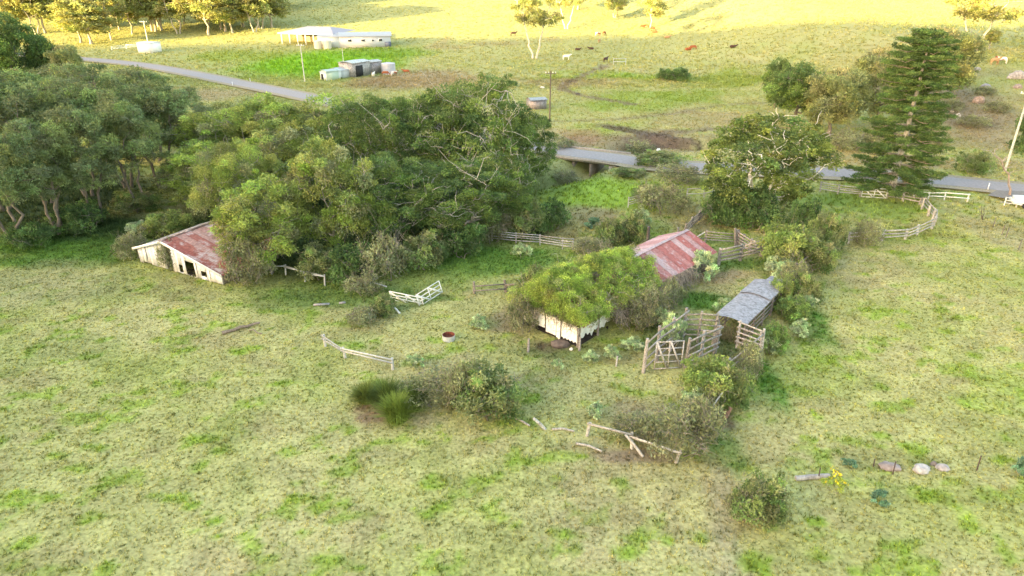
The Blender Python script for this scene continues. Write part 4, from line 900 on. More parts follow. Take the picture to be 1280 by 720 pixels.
# overgrown shed
SH = {}
def shed():
    rg = random.Random(5)
    C = np.array(G(722, 434)); E_ = np.array(G(886, 336)); z = C[2]; E_[2] = z
    u = E_-C; Ls = np.linalg.norm(u); u /= Ls; n = np.array([-u[1], u[0], 0]); W = 5.6; A = C+n*W
    SH.update(C=C, u=u, n=n, L=Ls, W=W)
    root = thing('overgrown_shed', 'long low shed with faded red roof half buried under vines', 'shed', C)
    hw, hr = 1.75, 3.15
    P = lambda a, b, z_: C+u*a+n*b+np.array([0, 0, z_])
    # front end: pale hanging panels above a dark gap
    top = lambda s: (hw if 0 else hw+(hr-hw)*(1-abs(2*s-1)))
    for (s0, s1, zb, zt) in ((.02, .42, .52, 1.85), (.44, .62, .25, 1.8), (.63, .70, .1, 1.7), (.72, 1.0, .35, 1.75)):
        a = C+n*W*(1-s0); b = C+n*W*(1-s1); mb = MB(); mb_w = np.linalg.norm(b-a)
        k = int(mb_w/.045); V = []; dd = (b-a)/mb_w
        for j in range(k+1):
            q = a+dd*mb_w*j/k-u*(.06+.012*math.sin(j*1.6))
            V += [q+np.array([0, 0, zb+.06*math.sin(j*.9)*(s0 > .6)+.04*s0*0]), q+np.array([0, 0, zt])]
        mb.add(V, [(2*j, 2*j+2, 2*j+3, 2*j+1) for j in range(k)], (.80, .77, .70)); mb.build('front_panel', M_pan, root)
    # right side hanging panel near the corner
    mb = MB(); V = []; k = 60
    for j in range(k+1):
        q = C+u*(.2+3.6*j/k)-n*(.05+.012*math.sin(j*1.6)); V += [q+np.array([0, 0, .45+.35*abs(math.sin(j*.13))+.1*math.sin(j*.7)]), q+np.array([0, 0, 1.68])]
    mb.add(V, [(2*j, 2*j+2, 2*j+3, 2*j+1) for j in range(k)], (.72, .70, .62)); mb.build('side_panel', M_pan, root)
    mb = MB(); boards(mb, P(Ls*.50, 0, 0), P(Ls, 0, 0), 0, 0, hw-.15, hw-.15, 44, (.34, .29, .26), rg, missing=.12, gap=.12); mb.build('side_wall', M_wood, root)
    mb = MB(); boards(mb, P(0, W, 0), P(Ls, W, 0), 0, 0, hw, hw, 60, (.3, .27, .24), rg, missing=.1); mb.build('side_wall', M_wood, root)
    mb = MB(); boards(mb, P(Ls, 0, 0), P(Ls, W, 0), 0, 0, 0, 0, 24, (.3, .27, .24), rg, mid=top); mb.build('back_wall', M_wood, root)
    for i in range(9):
        for b in (0, W):
            mb = MB(); q = P(Ls*i/8, b, -.3); tube(mb, [q, q+np.array([0, 0, hw+.25])], .10, 7, (.26, .22, .19)); mb.build('post', M_wood, root)
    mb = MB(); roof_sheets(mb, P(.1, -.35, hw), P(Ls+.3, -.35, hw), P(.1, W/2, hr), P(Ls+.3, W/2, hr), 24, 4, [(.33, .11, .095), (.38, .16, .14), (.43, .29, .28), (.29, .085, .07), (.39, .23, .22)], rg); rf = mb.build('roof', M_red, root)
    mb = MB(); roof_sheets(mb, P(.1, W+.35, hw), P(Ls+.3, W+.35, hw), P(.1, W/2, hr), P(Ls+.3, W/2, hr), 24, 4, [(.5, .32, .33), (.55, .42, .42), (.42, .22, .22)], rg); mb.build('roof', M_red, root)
    mb = MB(); beam(mb, P(.1, W/2, hr+.07), P(Ls+.3, W/2, hr+.07), .34, .05, (.55, .36, .36)); mb.build('ridge_cap', M_rust, rf)
    mb = MB(); bx(mb, *(0, 0, 0, 0, 0, 0)) if 0 else None
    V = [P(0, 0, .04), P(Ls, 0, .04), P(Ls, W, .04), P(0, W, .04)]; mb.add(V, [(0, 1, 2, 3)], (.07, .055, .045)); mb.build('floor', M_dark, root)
    rock(700, 432, 34, 12, 'dark heap of soil and rubbish under the left hanging panel of the shed', (.13, .10, .085), 21, 'rubble_heap', 'rubble')
    rock(714, 437, 7, 5, 'small white stone at the front corner of the overgrown shed', (.8, .72, .62), 22)
    for (a, b, l) in ((724, 438, 'front corner of the overgrown shed'), (660, 440, 'left corner of the overgrown shed')):
        g = Vector(G(a, b)); stick(g+Vector((0, 0, -.1)), g+Vector((.05, .3, 1.0)), .09, 'short broken post at the '+l, (.3, .26, .23))
    # the vine that rides the roof
    rng = np.random.default_rng(12); Cc = []; Rr = []
    vr = thing('climbing_vine', 'bright green vine mound covering the front roof of the shed', 'vine', C)
    for _ in range(620):
        a = -.5+rng.random()**1.15*Ls*.63; b = rng.uniform(-.9, W+1.5)
        k = max(a, 0)/(Ls*.60)
        if b < .3 and k > .85: continue
        if k > .86 and rng.random() < .5: continue
        zr = hw+(hr-hw)*(1-min(1, abs(b-W/2)/(W/2)))
        if b > W+.2: zr -= (b-W)*.9
        if b < -.2: zr -= .2
        dome = (1.45+.9*fbm(np.array([a*.55]), np.array([b*.55]), 3, 2)[0])*math.sin(min(1, max(.12, 1.15*(1-k)+.1))*math.pi*.5)
        Cc.append(P(a-.1, b, zr+.25+dome*rng.uniform(.4, 1)*(1-((b-W/2)/(W*.75))**2*.6))); Rr.append(.34+.36*rng.random())
        if a < .5: Cc[-1][2] -= rng.random()*.7*(0 if b < 0 else 1); Cc[-1][2] = max(Cc[-1][2], C[2]+hw+.5)
        if b < .5 and a < 4.5: Cc[-1][2] = max(Cc[-1][2], C[2]+hw+.45)
    for _ in range(110):
        b = rng.uniform(-.3, W+.3); zt = hw+.5+1.7*(1-((b-W/2)/(W*.62))**2)*rng.random(); Cc.append(P(-.25+.3*rng.random(), b, zt)); Rr.append(.3+.25*rng.random())
    Cf = [P(-.35, rng.uniform(-.2, W+.2), hw+.15+.35*rng.random()) for _ in range(26)]+[P(rng.uniform(0, Ls*.6), -.9, hw+.1+.3*rng.random()) for _ in range(34)]
    mb = MB(); leaves(mb, Cf, .3, 60, .13, .05, .8, [(.13, .115, .075), (.11, .12, .06)], rng); mb.build('dry_fringe', M_leaf, vr)
    mb = MB(); leaves(mb, Cc, Rr, 330, .115, .05, .8, [(.165, .225, .045), (.14, .195, .04), (.19, .235, .05), (.115, .16, .036), (.135, .15, .06)], rng, up=.4, shell=.3, cvar=.18); mb.build('foliage', M_leaf, vr)
    mb = MB(); # bare hanging stems along front and right sides
    for _ in range(360):
        if rng.random() < .2: b0 = rng.uniform(-.3, W+.6); s = P(-.15, b0, hw+.1+.3*rng.random()); e = s-u*rng.uniform(.1, .9)+n*rng.normal()*.5+np.array([0, 0, -rng.uniform(.15, .7)])
        else: a0 = rng.uniform(3.6, Ls*.78); s = P(a0, -.5, hw+.1); e = s-n*rng.uniform(.1, 1.3)+u*rng.normal()*.6+np.array([0, 0, -rng.uniform(.6, 1.7)])
        tube(mb, wig(s, e, rng, 5, .28), np.linspace(.022, .012, 5), 4, np.array((.36, .30, .24))*rng.uniform(.6, 1.2), cap=False)
    for _ in range(200):
        a0 = rng.uniform(-.3, Ls*.6); s = P(a0, rng.uniform(-.6, W+1), hw+.6+rng.random()); e = s+rng.normal(size=3)*np.array([.7, .7, .5])+np.array([0, 0, .6]); tube(mb, wig(s, e, rng, 4, .25), np.linspace(.02, .01, 4), 4, np.array((.36, .31, .25)), cap=False)
    mb.build('stems', M_bark, vr)['kind'] = 'stuff'
    # dead fork on top
    g = P(Ls*.36, .6, hw+.6); mb = MB(); col = (.62, .58, .5)
    for dv in ((-.1, .1, 1.1), (.9, .3, .75), (.6, -.5, .25), (-.15, -.05, .4)): tube(mb, wig(g, g+np.array(dv), rng, 4, .05), np.linspace(.075, .03, 4), 6, col)
    tag(mb.build('dead_branch', M_bark, None, g), 'bleached forked branch sticking up from the vine mound', 'branch')
shed()
# covered race with low curved roof
def race():
    rg = random.Random(2); h_ = 2.0
    a = np.array(GZ(897, 391, h_)); b = np.array(GZ(932, 402, h_)); c = np.array(GZ(945, 348, h_)); z = float(G(930, 420)[2])
    for v in (a, b, c): v[2] = z
    u = c-a; Ls = np.linalg.norm(u); u /= Ls; n = b-a; n -= u*(n@u); W = np.linalg.norm(n); n /= W
    root = thing('covered_race', 'low cattle race under a long curved grey iron roof', 'shed', a)
    P = lambda s, t, zz: a+u*s+n*t+np.array([0, 0, zz])
    for k, (s0, s1, lift) in enumerate(((-.2, Ls*.62, 0), (Ls*.60, Ls*1.02, .06))):
        mb = MB(); m = 36; rows = int((s1-s0)/.05); V = []
        for i in range(rows+1):
            s = s0+(s1-s0)*i/rows
            for j in range(13):
                t = j/12; V.append(P(s, -.15+(W+.3)*t, h_-.18+lift+.30*math.sin(math.pi*(.08+.84*t))+.013*math.sin(i*1.57)+.03*math.sin(s*1.3+k)))
        mb.add(V, [(i*13+j, i*13+j+1, (i+1)*13+j+1, (i+1)*13+j) for i in range(rows) for j in range(12)], (.31, .30, .315)); mb.build('roof_sheet', M_gal, root, smooth=True)
    # lower continuing sheet half hidden by the bush
    mb = MB(); V = [P(Ls*1.05, W*.2, h_-.35), P(Ls*1.05, W*1.2, h_-.5), P(Ls*1.28, W*1.1, h_-.42), P(Ls*1.28, W*.25, h_-.3)]; mb.add(V, [(0, 1, 2, 3)], (.31, .30, .315)); mb.build('roof_sheet', M_gal, root)
    for s in np.linspace(0, Ls, 5):
        for t in (0, W):
            mb = MB(); q = P(s, t, -.2); tube(mb, [q, q+np.array([0, 0, h_+.02])], .09, 7, (.24, .2, .17)); mb.build('post', M_wood, root)
    for t in (0, W):
        for zz in (.4, .8, 1.2, 1.6):
            mb = MB(); beam(mb, P(0, t, zz), P(Ls, t, zz), .05, .15, (.26, .22, .19)); mb.build('rail', M_wood, root)
    mb = MB(); rng = np.random.default_rng(3)
    for _ in range(110):
        s = P(-.3+rng.random()*.6, rng.random()*W, .0); tube(mb, wig(s, s+np.array([rng.normal()*.4, rng.normal()*.3, .6+1.1*rng.random()]), rng, 4, .2), .013, 4, (.22, .19, .11), cap=False)
    o = mb.build('dead_weeds', M_bark, None, a); tag(o, 'dead brown weed stems choking the mouth of the covered race', 'weeds')
race()

# ------------------------------------------------------------------ far house and sheds
def wallbox(root, name, P0, P1, depth, h_, c, m=None, z0=-.3):
    P0 = np.array(P0, float); P1 = np.array(P1, float); P1[2] = P0[2]; d = P1-P0; L_ = np.linalg.norm(d); u = d/L_; n = np.array([-u[1], u[0], 0])
    if n[1] < 0: n = -n
    mb = MB(); V = [P0+u*a+n*b+np.array([0, 0, z]) for z in (z0, h_) for a, b in ((0, 0), (L_, 0), (L_, depth), (0, depth))]
    mb.add(V, [(0, 3, 2, 1), (4, 5, 6, 7), (0, 1, 5, 4), (1, 2, 6, 5), (2, 3, 7, 6), (3, 0, 4, 7)], c); o = mb.build(name, m or M_paint, root)
    return o, P0, u, n, L_
def gable(mb, P0, u, n, L_, D, h_, rise, c, ov=.4, along=True, th=.08):
    """gable roof with ridge along u"""
    Q = lambda a, b, z: P0+u*a+n*b+np.array([0, 0, z])
    V = [Q(-ov, -ov, h_), Q(L_+ov, -ov, h_), Q(L_+ov, D/2, h_+rise), Q(-ov, D/2, h_+rise), Q(L_+ov, D+ov, h_), Q(-ov, D+ov, h_)]
    V2 = [v+np.array([0, 0, th]) for v in V]
    mb.add(V+V2, [(0, 1, 2, 3), (3, 2, 4, 5), (6, 7, 8, 9), (9, 8, 10, 11), (0, 1, 7, 6), (4, 5, 11, 10), (1, 2, 8, 7), (2, 4, 10, 8), (0, 3, 9, 6), (3, 5, 11, 9)], c)
def tankp(root, g, r, h_, c, name='water_tank'):
    mb = MB(); n = 24
    for i in range(8): ring(mb, g, r+.03*(i % 2), h_*i/8, r+.03*((i+1) % 2), h_*(i+1)/8, c, n)
    ring(mb, g, r, h_, .1, h_+.3, c, n); return mb.build(name, M_paint, root, None if root else g, smooth=True)
def house():
    g0 = G(425, 60); g1 = G(489, 58.5); g2 = G(352, 54)
    root = thing('farmhouse', 'long white farmhouse with grey verandah roof on the bright lawn', 'house', g0)
    h_ = HM(g0, 46)
    wp = [v for v in (g0, g1)]
    _, P0, u, n, L_ = wallbox(root, 'wall', g0, g1, 9, h_, (.55, .53, .54))
    mb = MB(); gable(mb, P0, u, n, L_, 9, h_, 1.1, (.58, .52, .50)); mb.build('roof', M_paint, root)
    for s, w_, hh in ((.20, .9, .8), (.46, .9, .8), (.65, .6, .7), (.80, .9, .9)):
        q = P0+u*L_*s-n*.04; mb = MB(); beam(mb, q+np.array([0, 0, h_*.55]), q+np.array([0, 0, h_*.55+hh]), w_*1.6, .08, (.78, .78, .78), up=tuple(n)); wd = mb.build('window', M_paint, root)
        mb = MB(); q = q-n*.045; beam(mb, q+np.array([0, 0, h_*.55+.08]), q+np.array([0, 0, h_*.55+hh-.08]), w_*1.6-.2, .04, (.05, .05, .06), up=tuple(n)); mb.build('pane', M_glass, wd)
    q = P0+u*L_*.94-n*.05; mb = MB(); beam(mb, q, q+np.array([0, 0, h_*.5]), 2.2, .1, (.12, .14, .2), up=tuple(n)); mb.build('door', M_paint, root)
    # middle block and verandah wing
    gm = G(398, 59.5); _, Pm, um, nm, Lm = wallbox(root, 'wall', gm, Vector(P0)-Vector(n)*.0+Vector((-.1, .0, 0)), 9, h_*.98, (.6, .58, .55))
    mb = MB(); gable(mb, Pm, um, nm, Lm, 9, h_*.98, 9e-1, (.55, .52, .52), .3); mb.build('roof', M_paint, root)
    gv = np.array(G(354, 54.5)); gv1 = np.array(G(404, 57.5)); gv1[2] = gv[2]; dv = gv1-gv; Lv = np.linalg.norm(dv); uv = dv/Lv; nv = np.array([-uv[1], uv[0], 0])
    hv = HM(gv, 40.5); Q = lambda a, b, z: gv+uv*a+nv*b+np.array([0, 0, z])
    mb = MB(); V = [Q(2, 6, -.3), Q(Lv, 6, -.3), Q(Lv, 15, -.3), Q(2, 15, -.3), Q(2, 6, hv), Q(Lv, 6, hv), Q(Lv, 15, hv), Q(2, 15, hv)]
    mb.add(V, [(0, 1, 5, 4), (1, 2, 6, 5), (2, 3, 7, 6), (3, 0, 4, 7)], (.30, .24, .16)); mb.build('wall', M_paint, root)
    mb = MB(); V = [Q(-1, -1, hv), Q(Lv+5, -1, hv), Q(Lv+5, 17, hv), Q(-1, 17, hv), Q(6, 8, hv+1.7), Q(Lv-1, 8, hv+1.7)]
    mb.add(V, [(0, 1, 5, 4), (2, 3, 4, 5)], (.30, .28, .32)); mb.add(V, [(1, 2, 5), (3, 0, 4)], (.30, .28, .32)); mb.build('roof', M_paint, root)
    mb = MB(); beam(mb, Q(-1, -1, hv-.2), Q(Lv+5, -1, hv-.2), .15, .4, (.8, .78, .76)); mb.build('fascia', M_paint, root)
    for s in np.linspace(0, Lv, 6):
        mb = MB(); beam(mb, Q(s, -.4, -.2), Q(s, -.4, hv-.1), .35, .35, (.8, .78, .75)); mb.build('verandah_post', M_paint, root)
    for (a, t) in ((398, 'left'), (410, 'right')):
        g = G(a, 61); o = tankp(None, g, 1.35, HM(g, 51), (.58, .52, .42)); tag(o, t+' of two round beige water tanks in front of the farmhouse', 'water tank')
    g = G(427, 50)
house()
def small_shed(name, label, p0, p1, depth, toppy, c, rc, rise=.35, m=None, door_shade=False, mroof=None):
    g0 = G(*p0); g1 = G(*p1); root = thing(name, label, 'shed', g0); h_ = HM(g0, toppy)-rise
    _, P0, u, n, L_ = wallbox(root, 'wall', g0, g1, depth, h_, c, m or M_gal)
    mb = MB(); gable(mb, P0, u, n, L_, depth, h_, rise, rc, .2); mb.build('roof', mroof or m or M_gal, root)
    if door_shade:
        q = P0+u*L_*.35-n*.03; mb = MB(); beam(mb, q, q+np.array([0, 0, h_*.8]), L_*.4, .05, (.04, .04, .04), up=tuple(n)); mb.build('doorway', M_dark, root)  # dark sheet on the closed wall, painted as the shade inside an opening
    return root
small_shed('garden_shed', 'pale green shed with dark doorway, leftmost of the shed row by the road', (401, 100), (408, 101), 5, 89, (.7, .72, .68), (.6, .66, .6), .2, M_paint, True)
small_shed('garden_shed', 'green walled long shed joined to the leftmost one', (409, 101), (424, 99.5), 3.5, 88.5, (.42, .52, .42), (.5, .56, .5), .2, M_paint)
small_shed('machinery_shed', 'white roofed shelter in the middle of the shed row', (425, 98), (441, 96), 4.5, 86, (.5, .53, .52), (.74, .78, .8), .5, M_paint)
small_shed('cattle_shed', 'grey corrugated cattle shed, widest of the shed row', (442, 97), (464, 93.5), 5, 78, (.38, .36, .34), (.62, .6, .58), .3, M_gal, True)
small_shed('cattle_shed', 'weathered annexe between the widest shed and the tank', (465, 93), (478, 91), 4, 76.5, (.36, .32, .31), (.5, .46, .45), .3, M_gal)
g = G(486, 92); o = tankp(None, g, 1.9, HM(g, 79), (.42, .42, .46)); tag(o, 'round grey water tank at the right end of the shed row', 'water tank')
small_shed('tank_shed', 'small square white shed at the foot of the woodland pole', (173, 66), (191, 66.5), 4.5, 53, (.8, .76, .72), (.8, .78, .74), .1, M_paint)
small_shed('hay_shed', 'small grey shed behind the right end of the central grove', (664, 137), (683, 136), 3, 124, (.30, .26, .26), (.34, .32, .33), .3, M_gal)
# small vehicle on the right driveway
def trailer():
    g = G(1276, 258); root = thing('box_trailer', 'white box trailer at the right edge by the driveway', 'trailer', g)
    M = Matrix.Translation(g)@Matrix.Rotation(R(-10), 4, 'Z')
    mb = MB(); bx(mb, -1.2, 1.2, -.7, .7, .45, .5, (.75, .75, .75), M)
    for a in ((-1.2, 1.2, -.72, -.68), (-1.2, 1.2, .68, .72), (-1.22, -1.18, -.7, .7), (1.18, 1.22, -.7, .7)): bx(mb, *a, .5, .95, (.78, .78, .77), M)
    mb.build('tray', M_paint, root)
    mb = MB(); bx(mb, -1.0, .9, -.55, .55, .9, 1.25, (.8, .8, .8), M); mb.build('cover', M_paint, root)
    for s in (-1, 1):
        mb = MB(); c = M@Vector((0, s*.82, .32)); ax_ = (M.to_3x3()@Vector((0, .1, 0))); tube(mb, [c-ax_, c+ax_], .32, 16, (.04, .04, .04)); mb.build('wheel', M_dark, root)
    mb = MB(); a = M@Vector((-1.2, 0, .47)); b = M@Vector((-2.4, 0, .42)); beam(mb, a, b, .08, .08, (.3, .3, .3)); mb.build('drawbar', M_steel, root)
trailer()

# ------------------------------------------------------------------ poles
def pole(px, py, toppy, label, c, r=.16, arm=1.2, lean=0., az=0.):
    g = G(px, py); h_ = HM(g, toppy); root = thing('power_pole', label, 'pole', g)
    t = np.array([g.x+lean*h_, g.y, g.z+h_])
    mb = MB(); tube(mb, [(g.x, g.y, g.z-.3), tuple((np.array(g)+t)/2), t], [r, r*.9, r*.75], 9, c); mb.build('shaft', M_wood, root)
    if arm:
        d = np.array([math.cos(az), math.sin(az), 0])*arm; q = t-np.array([0, r, .35]); mb = MB(); beam(mb, q-d, q+d, .11, .13, c); am = mb.build('crossarm', M_wood, root)
        for s in (-.9, -.4, .4, .9):
            mb = MB(); e = q+d*s; tube(mb, [e+np.array([0, 0, .05]), e+np.array([0, 0, .28])], [.07, .05], 7, (.8, .8, .8)); mb.build('insulator', M_paint, am)
pole(687, 152, 89, 'tall dark power pole between the central grove and the hill pasture', (.15, .12, .09), .15, 1.0)
pole(381, 102, 55, 'pale power pole in front of the verandah end of the farmhouse', (.55, .53, .47), .14, 1.0)
pole(430, 85, 60, 'thin pale pole below the middle of the farmhouse', (.6, .58, .55), .09, 0)
pole(185, 53, 26, 'pale pole above the small square white shed, against the wood', (.65, .6, .5), .2, 1.3)
pole(1256, 214, 113, 'tall pale leaning power pole near the right edge', (.60, .62, .52), .17, 1.3)
def dead_tree():
    g = G(1261, 246); rng = np.random.default_rng(4); root = thing('bare_tree', 'thin leaning leafless tree by the driveway at the right', 'tree', g); mb = MB()
    h_ = HM(g, 195); a = np.array(g); tp = a+np.array([-3.0, .8, h_]); pth = wig(a, tp, rng, 7, .05); pth[:, 0] += .9*np.sin(np.linspace(0, 3.14, 7)); tube(mb, pth, np.linspace(.16, .05, 7), 7, (.30, .23, .19)); mb.build('trunk', M_bark, root)
    for i in range(16):
        s = pth[rng.integers(3, 7)]; m2 = MB(); tube(m2, wig(s, s+rng.normal(size=3)*np.array([1.1, .8, .4])+np.array([-.2, 0, .9]), rng, 5, .15), np.linspace(.035, .012, 5), 4, (.42, .35, .3)); m2.build('branch', M_bark, root)
dead_tree()
mb = MB(); g = G(1228, 275); rng = np.random.default_rng(6)
root = thing('bare_sapling', 'dark leafless sapling on the grass right of the curved yard', 'sapling', g)
for i in range(5): mb = MB(); tube(mb, wig(g, np.array(g)+np.array([rng.normal()*.4-.3, rng.normal()*.2, 1.3+rng.random()*.6]), rng, 5, .1), np.linspace(.04, .012, 5), 5, (.12, .10, .07)); mb.build('stem', M_bark, root)

# ------------------------------------------------------------------ cattle
def skin(name, J, E_, m, c, parent=None, sub=1, loc=None):
    me = bpy.data.meshes.new(name+'_base'); me.from_pydata([j[0] for j in J], E_, []); o = bpy.data.objects.new(name+'_tmp', me); COL.objects.link(o)
    md = o.modifiers.new('s', 'SKIN'); s = o.modifiers.new('u', 'SUBSURF'); s.levels = sub; s.render_levels = sub
    if not me.skin_vertices: me.skin_vertices
    lay = me.skin_vertices[0].data if me.skin_vertices else None
    if lay is None:
        bm = bmesh.new(); bm.from_mesh(me); bm.verts.layers.skin.verify(); bm.to_mesh(me); bm.free(); lay = me.skin_vertices[0].data
    for i, j in enumerate(J): lay[i].radius = j[1]; lay[i].use_root = (i == 0)
    dg = bpy.context.evaluated_depsgraph_get(); ev = o.evaluated_get(dg); me2 = bpy.data.meshes.new_from_object(ev)
    V = np.array([v.co for v in me2.vertices]); Fs = {}
    for p in me2.polygons: Fs.setdefault(len(p.vertices), []).append(list(p.vertices))
    bpy.data.objects.remove(o); mb = MB(); first = True
    cols = c(V) if callable(c) else c
    mb.V.append(V); mb.n = len(V); mb.C.append(cols if np.ndim(cols) == 2 else np.tile(np.array(cols), (len(V), 1)))
    for k, f in Fs.items(): mb.F.append(np.array(f))
    bpy.data.meshes.remove(me2)
    return mb.build(name, m, parent, loc, smooth=True)
def cow_proto(pose, c):
    root = thing('cow', 'x', 'cow', (0, 0, 0)); 
    if pose == 'lie': b = .42; legs = 0
    else: b = .98; legs = 1
    J = [((-.1, 0, b), (.30, .34)), ((-.55, 0, b+.02), (.27, .31)), ((-.85, 0, b+.05), (.20, .24)), ((.35, 0, b), (.28, .34)), ((.62, 0, b+.06), (.20, .27))]
    E_ = [(0, 1), (1, 2), (0, 3), (3, 4)]
    if pose == 'graze': nk = [((.95, 0, b-.22), (.13, .16)), ((1.18, 0, b-.55), (.10, .12)), ((1.36, 0, b-.82), (.07, .08))]
    else: nk = [((.92, 0, b+.25), (.13, .17)), ((1.12, .05, b+.40), (.11, .12)), ((1.40, .08, b+.28), (.07, .08))]
    s = len(J); J += nk; E_ += [(4, s), (s, s+1), (s+1, s+2)]
    s = len(J); J += [((nk[1][0][0]-.03, .19, nk[1][0][2]+.06), (.03, .02)), ((nk[1][0][0]-.03, -.19, nk[1][0][2]+.06), (.03, .02))]; E_ += [(5+1, s), (5+1, s+1)]
    if legs:
        for (x, par, hock) in ((.55, 3, 0), (-.78, 1, 1)):
            for sd in (-1, 1):
                s = len(J)
                if hock: J += [((x+.02, sd*.17, b-.22), (.13, .12)), ((x-.10, sd*.17, .48), (.055, .055)), ((x-.03, sd*.17, .03), (.045, .045))]
                else: J += [((x, sd*.16, b-.28), (.09, .10)), ((x+.01, sd*.16, .45), (.05, .05)), ((x, sd*.16, .03), (.045, .045))]
                E_ += [(par, s), (s, s+1), (s+1, s+2)]
    else:
        for sd in (-1, 1):
            s = len(J); J += [((.65, sd*.26, .15), (.08, .07)), ((.95, sd*.3, .08), (.05, .05))]; E_ += [(3, s), (s, s+1)]
            s = len(J); J += [((-.6, sd*.3, .2), (.12, .10)), ((-.3, sd*.42, .08), (.06, .05))]; E_ += [(1, s), (s, s+1)]
    skin('body', J, E_, M_hide, c, root)
    mb = MB(); tube(mb, [(-1.02, 0, b+.15), (-1.10, 0, b-.1), (-1.08, .02, b-.6 if legs else .1)], [.03, .02, .03], 5, c if not callable(c) else (.3, .1, .05)); mb.build('tail', M_hide, root)
    return root
REDC = (.30, .095, .035)
def piebald(V): 
    k = (fbm(V[:, 0]*1.6+3, V[:, 2]*1.6+V[:, 1], 5, 2) > .5)[:, None]
    return np.where(k, np.array([[.75, .70, .64]]), np.array([[.26, .09, .04]]))
protoC = {}
def cow(px, py, pose, cname, label, rz=0., sc=1.):
    key = (pose, cname); c = {'red': REDC, 'white': (.78, .74, .66), 'pie': piebald, 'dark': (.07, .035, .025), 'tan': (.42, .25, .12)}[cname]
    g = G(px, py)
    if key not in protoC:
        r_ = cow_proto(pose, c); protoC[key] = r_; r_.location = g; r_.rotation_euler = (0, 0, rz); r_.scale = (sc,)*3; r_['label'] = label
    else: dup(protoC[key], g, rz, (sc,)*3, label)
cow(482, 95, 'graze', 'red', 'red brown cow grazing beside the grey tank, left of the white one', .2)
cow(493, 95, 'stand', 'pie', 'white and brown cow between two red ones by the sheds', .6)
cow(508, 93, 'stand', 'red', 'red brown cow standing right of the white one by the sheds', 3.2)
cow(467, 96, 'stand', 'white', 'white faced cow at the corner of the widest cattle shed', 1.4, .9)
cow(708, 75, 'stand', 'white', 'cream white cow standing on the shaded pasture left of the brown one', .15, 1.25)
cow(757, 78, 'stand', 'dark', 'dark brown cow beside the pale steel panel', .9, 1.2)
cow(747, 45, 'graze', 'pie', 'brown and white cow in the sun, left of a close pair', .4, 1.15)
cow(755, 44, 'graze', 'red', 'dark red cow in the sun, right of a close pair', .9, 1.15)
cow(749, 54, 'stand', 'tan', 'tan cow below the close sunlit pair', 1.2, 1.15)
cow(803, 36, 'stand', 'red', 'red cow standing just left of the thin sunlit tree', .2, 1.2)
cow(808, 35, 'graze', 'red', 'red cow behind the trunk of the thin sunlit tree', 2.9, 1.15)
cow(815, 39, 'graze', 'red', 'red cow grazing right of the thin sunlit tree', .1, 1.2)
cow(818, 41, 'lie', 'red', 'red cow lying below the thin sunlit tree', 3.0, 1.15)
cow(834, 48, 'lie', 'tan', 'tan cow lying in the sun right of the thin tree', .2, 1.3)
cow(860, 63, 'lie', 'red', 'red cow lying at the shadow line, left of two', .3, 1.3)
cow(866, 63, 'graze', 'red', 'red cow grazing at the shadow line, right of two', 3.3, 1.3)
cow(889, 35, 'graze', 'tan', 'tan cow alone in the upper sunlit pasture', .2, 1.3)
cow(916, 60, 'lie', 'dark', 'dark cow lying alone in shade right of the red pair', .1, 1.3)
cow(642, 45, 'stand', 'dark', 'dark cow in the sun left of the lone tall gum', .3, 1.2)
cow(1243, 81, 'stand', 'tan', 'tan cow on the right hillside, left of the pair', .2, 1.25)
cow(1251, 80, 'stand', 'pie', 'pale cow on the right hillside, right of the pair', 3.0, 1.25)
cow(722, 63, 'lie', 'dark', 'dark cow lying on the shadow line above the white cow', .1, 1.1)
cow(739, 62, 'lie', 'dark', 'dark cow lying on the shadow line above the steel panel', 3.0, 1.1)

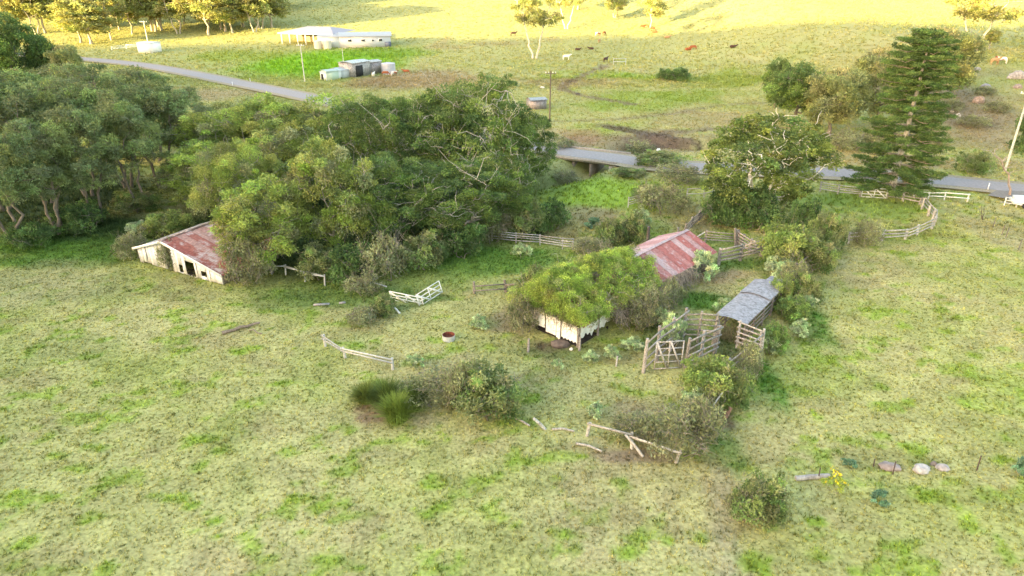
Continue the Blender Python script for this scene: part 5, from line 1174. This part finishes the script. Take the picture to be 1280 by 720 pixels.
# ------------------------------------------------------------------ grass (stuff)
def grass(name, n, ymin, ymax, pw, blades, hgt_, wid, seed, label):
    rng = np.random.default_rng(seed)
    y = ymin+(ymax-ymin)*rng.random(n*2)**pw; x = (rng.random(n*2)*2-1)*(y*.88+6)
    ok = np.ones(len(x), bool)
    dR = polyd(x, y, RP[::4]); ok &= dR > 3.9
    # barn and shed footprints
    C, u, nn_ = SH['C'], SH['u'], SH['n']; a = (x-C[0])*u[0]+(y-C[1])*u[1]; b = (x-C[0])*nn_[0]+(y-C[1])*nn_[1]; ok &= ~((a > 0) & (a < SH['L']) & (b > 0) & (b < SH['W']))
    x = x[ok][:n]; y = y[ok][:n]; n = len(x)
    z = hgt(x, y)+fine(x, y); c = ground_col(x, y)
    gr = np.clip((c[:, 1]-c[:, 0])/np.maximum(c[:, 1], .01), -.3, .6)
    lush = np.clip(gr*2.2, 0, 1); dark = np.clip(1-c.sum(1)/.35, 0, 1)
    clump = fbm(x/.55, y/.55, 71, 2)
    hs = hgt_*(.45+1.0*clump)*(1+.9*lush+1.1*dark)
    N_ = n*blades; ti = np.repeat(np.arange(n), blades)
    an = rng.random(N_)*6.28; r = rng.random(N_)*wid*4
    bx_ = x[ti]+np.cos(an)*r; by_ = y[ti]+np.sin(an)*r; h_ = hs[ti]*(.5+.8*rng.random(N_))
    ln = .9*rng.random(N_)*h_; s = np.stack([-np.sin(an), np.cos(an), 0*an], 1)*(wid*(.5+rng.random(N_)))[:, None]
    base = np.stack([bx_, by_, z[ti]-.02], 1); tip = base+np.stack([np.cos(an)*ln, np.sin(an)*ln, h_], 1)
    V = np.stack([base-s, base+s, tip], 1).reshape(-1, 3)
    k = rng.random(n); tint = np.where(k[:, None] < .28, np.array([[1.52, 1.50, 1.36]]), np.where(k[:, None] < .54, np.array([[.48, .54, .38]]), np.array([[1.0, 1.0, .95]])))
    fd = (smo((135-y)/80)*.72+.28)[:, None]; tint = 1.02+(tint-1.02)*fd
    cc = (c*tint)[ti]*(1+.15*rng.normal(size=(N_, 1))).clip(.5, 1.5)
    mb = MB(); mb.add(V, np.arange(N_*3).reshape(-1, 3), np.repeat(cc, 3, axis=0)); tag(mb.build(name, M_grassb), label, 'grass', kind='stuff')
grass('pasture_grass', 120000, 22, 75, .8, 9, .10, .020, 1, 'short mixed straw and green grass of the near paddock')
grass('rough_grass', 90000, 68, 190, .8, 6, .22, .055, 2, 'rougher grass of the middle distance around yards and road')
grass('hill_grass', 45000, 170, 380, 1., 5, .40, .16, 3, 'tussocky grass of the far hillside')
# drop unused prototypes, clean helper properties
for o in list(bpy.data.objects):
    if o.get('label') == 'x':
        for c in list(o.children): bpy.data.objects.remove(c)
        bpy.data.objects.remove(o)
for o in bpy.data.objects:
    for k in ('top', 'wide'):
        if k in o: del o[k]
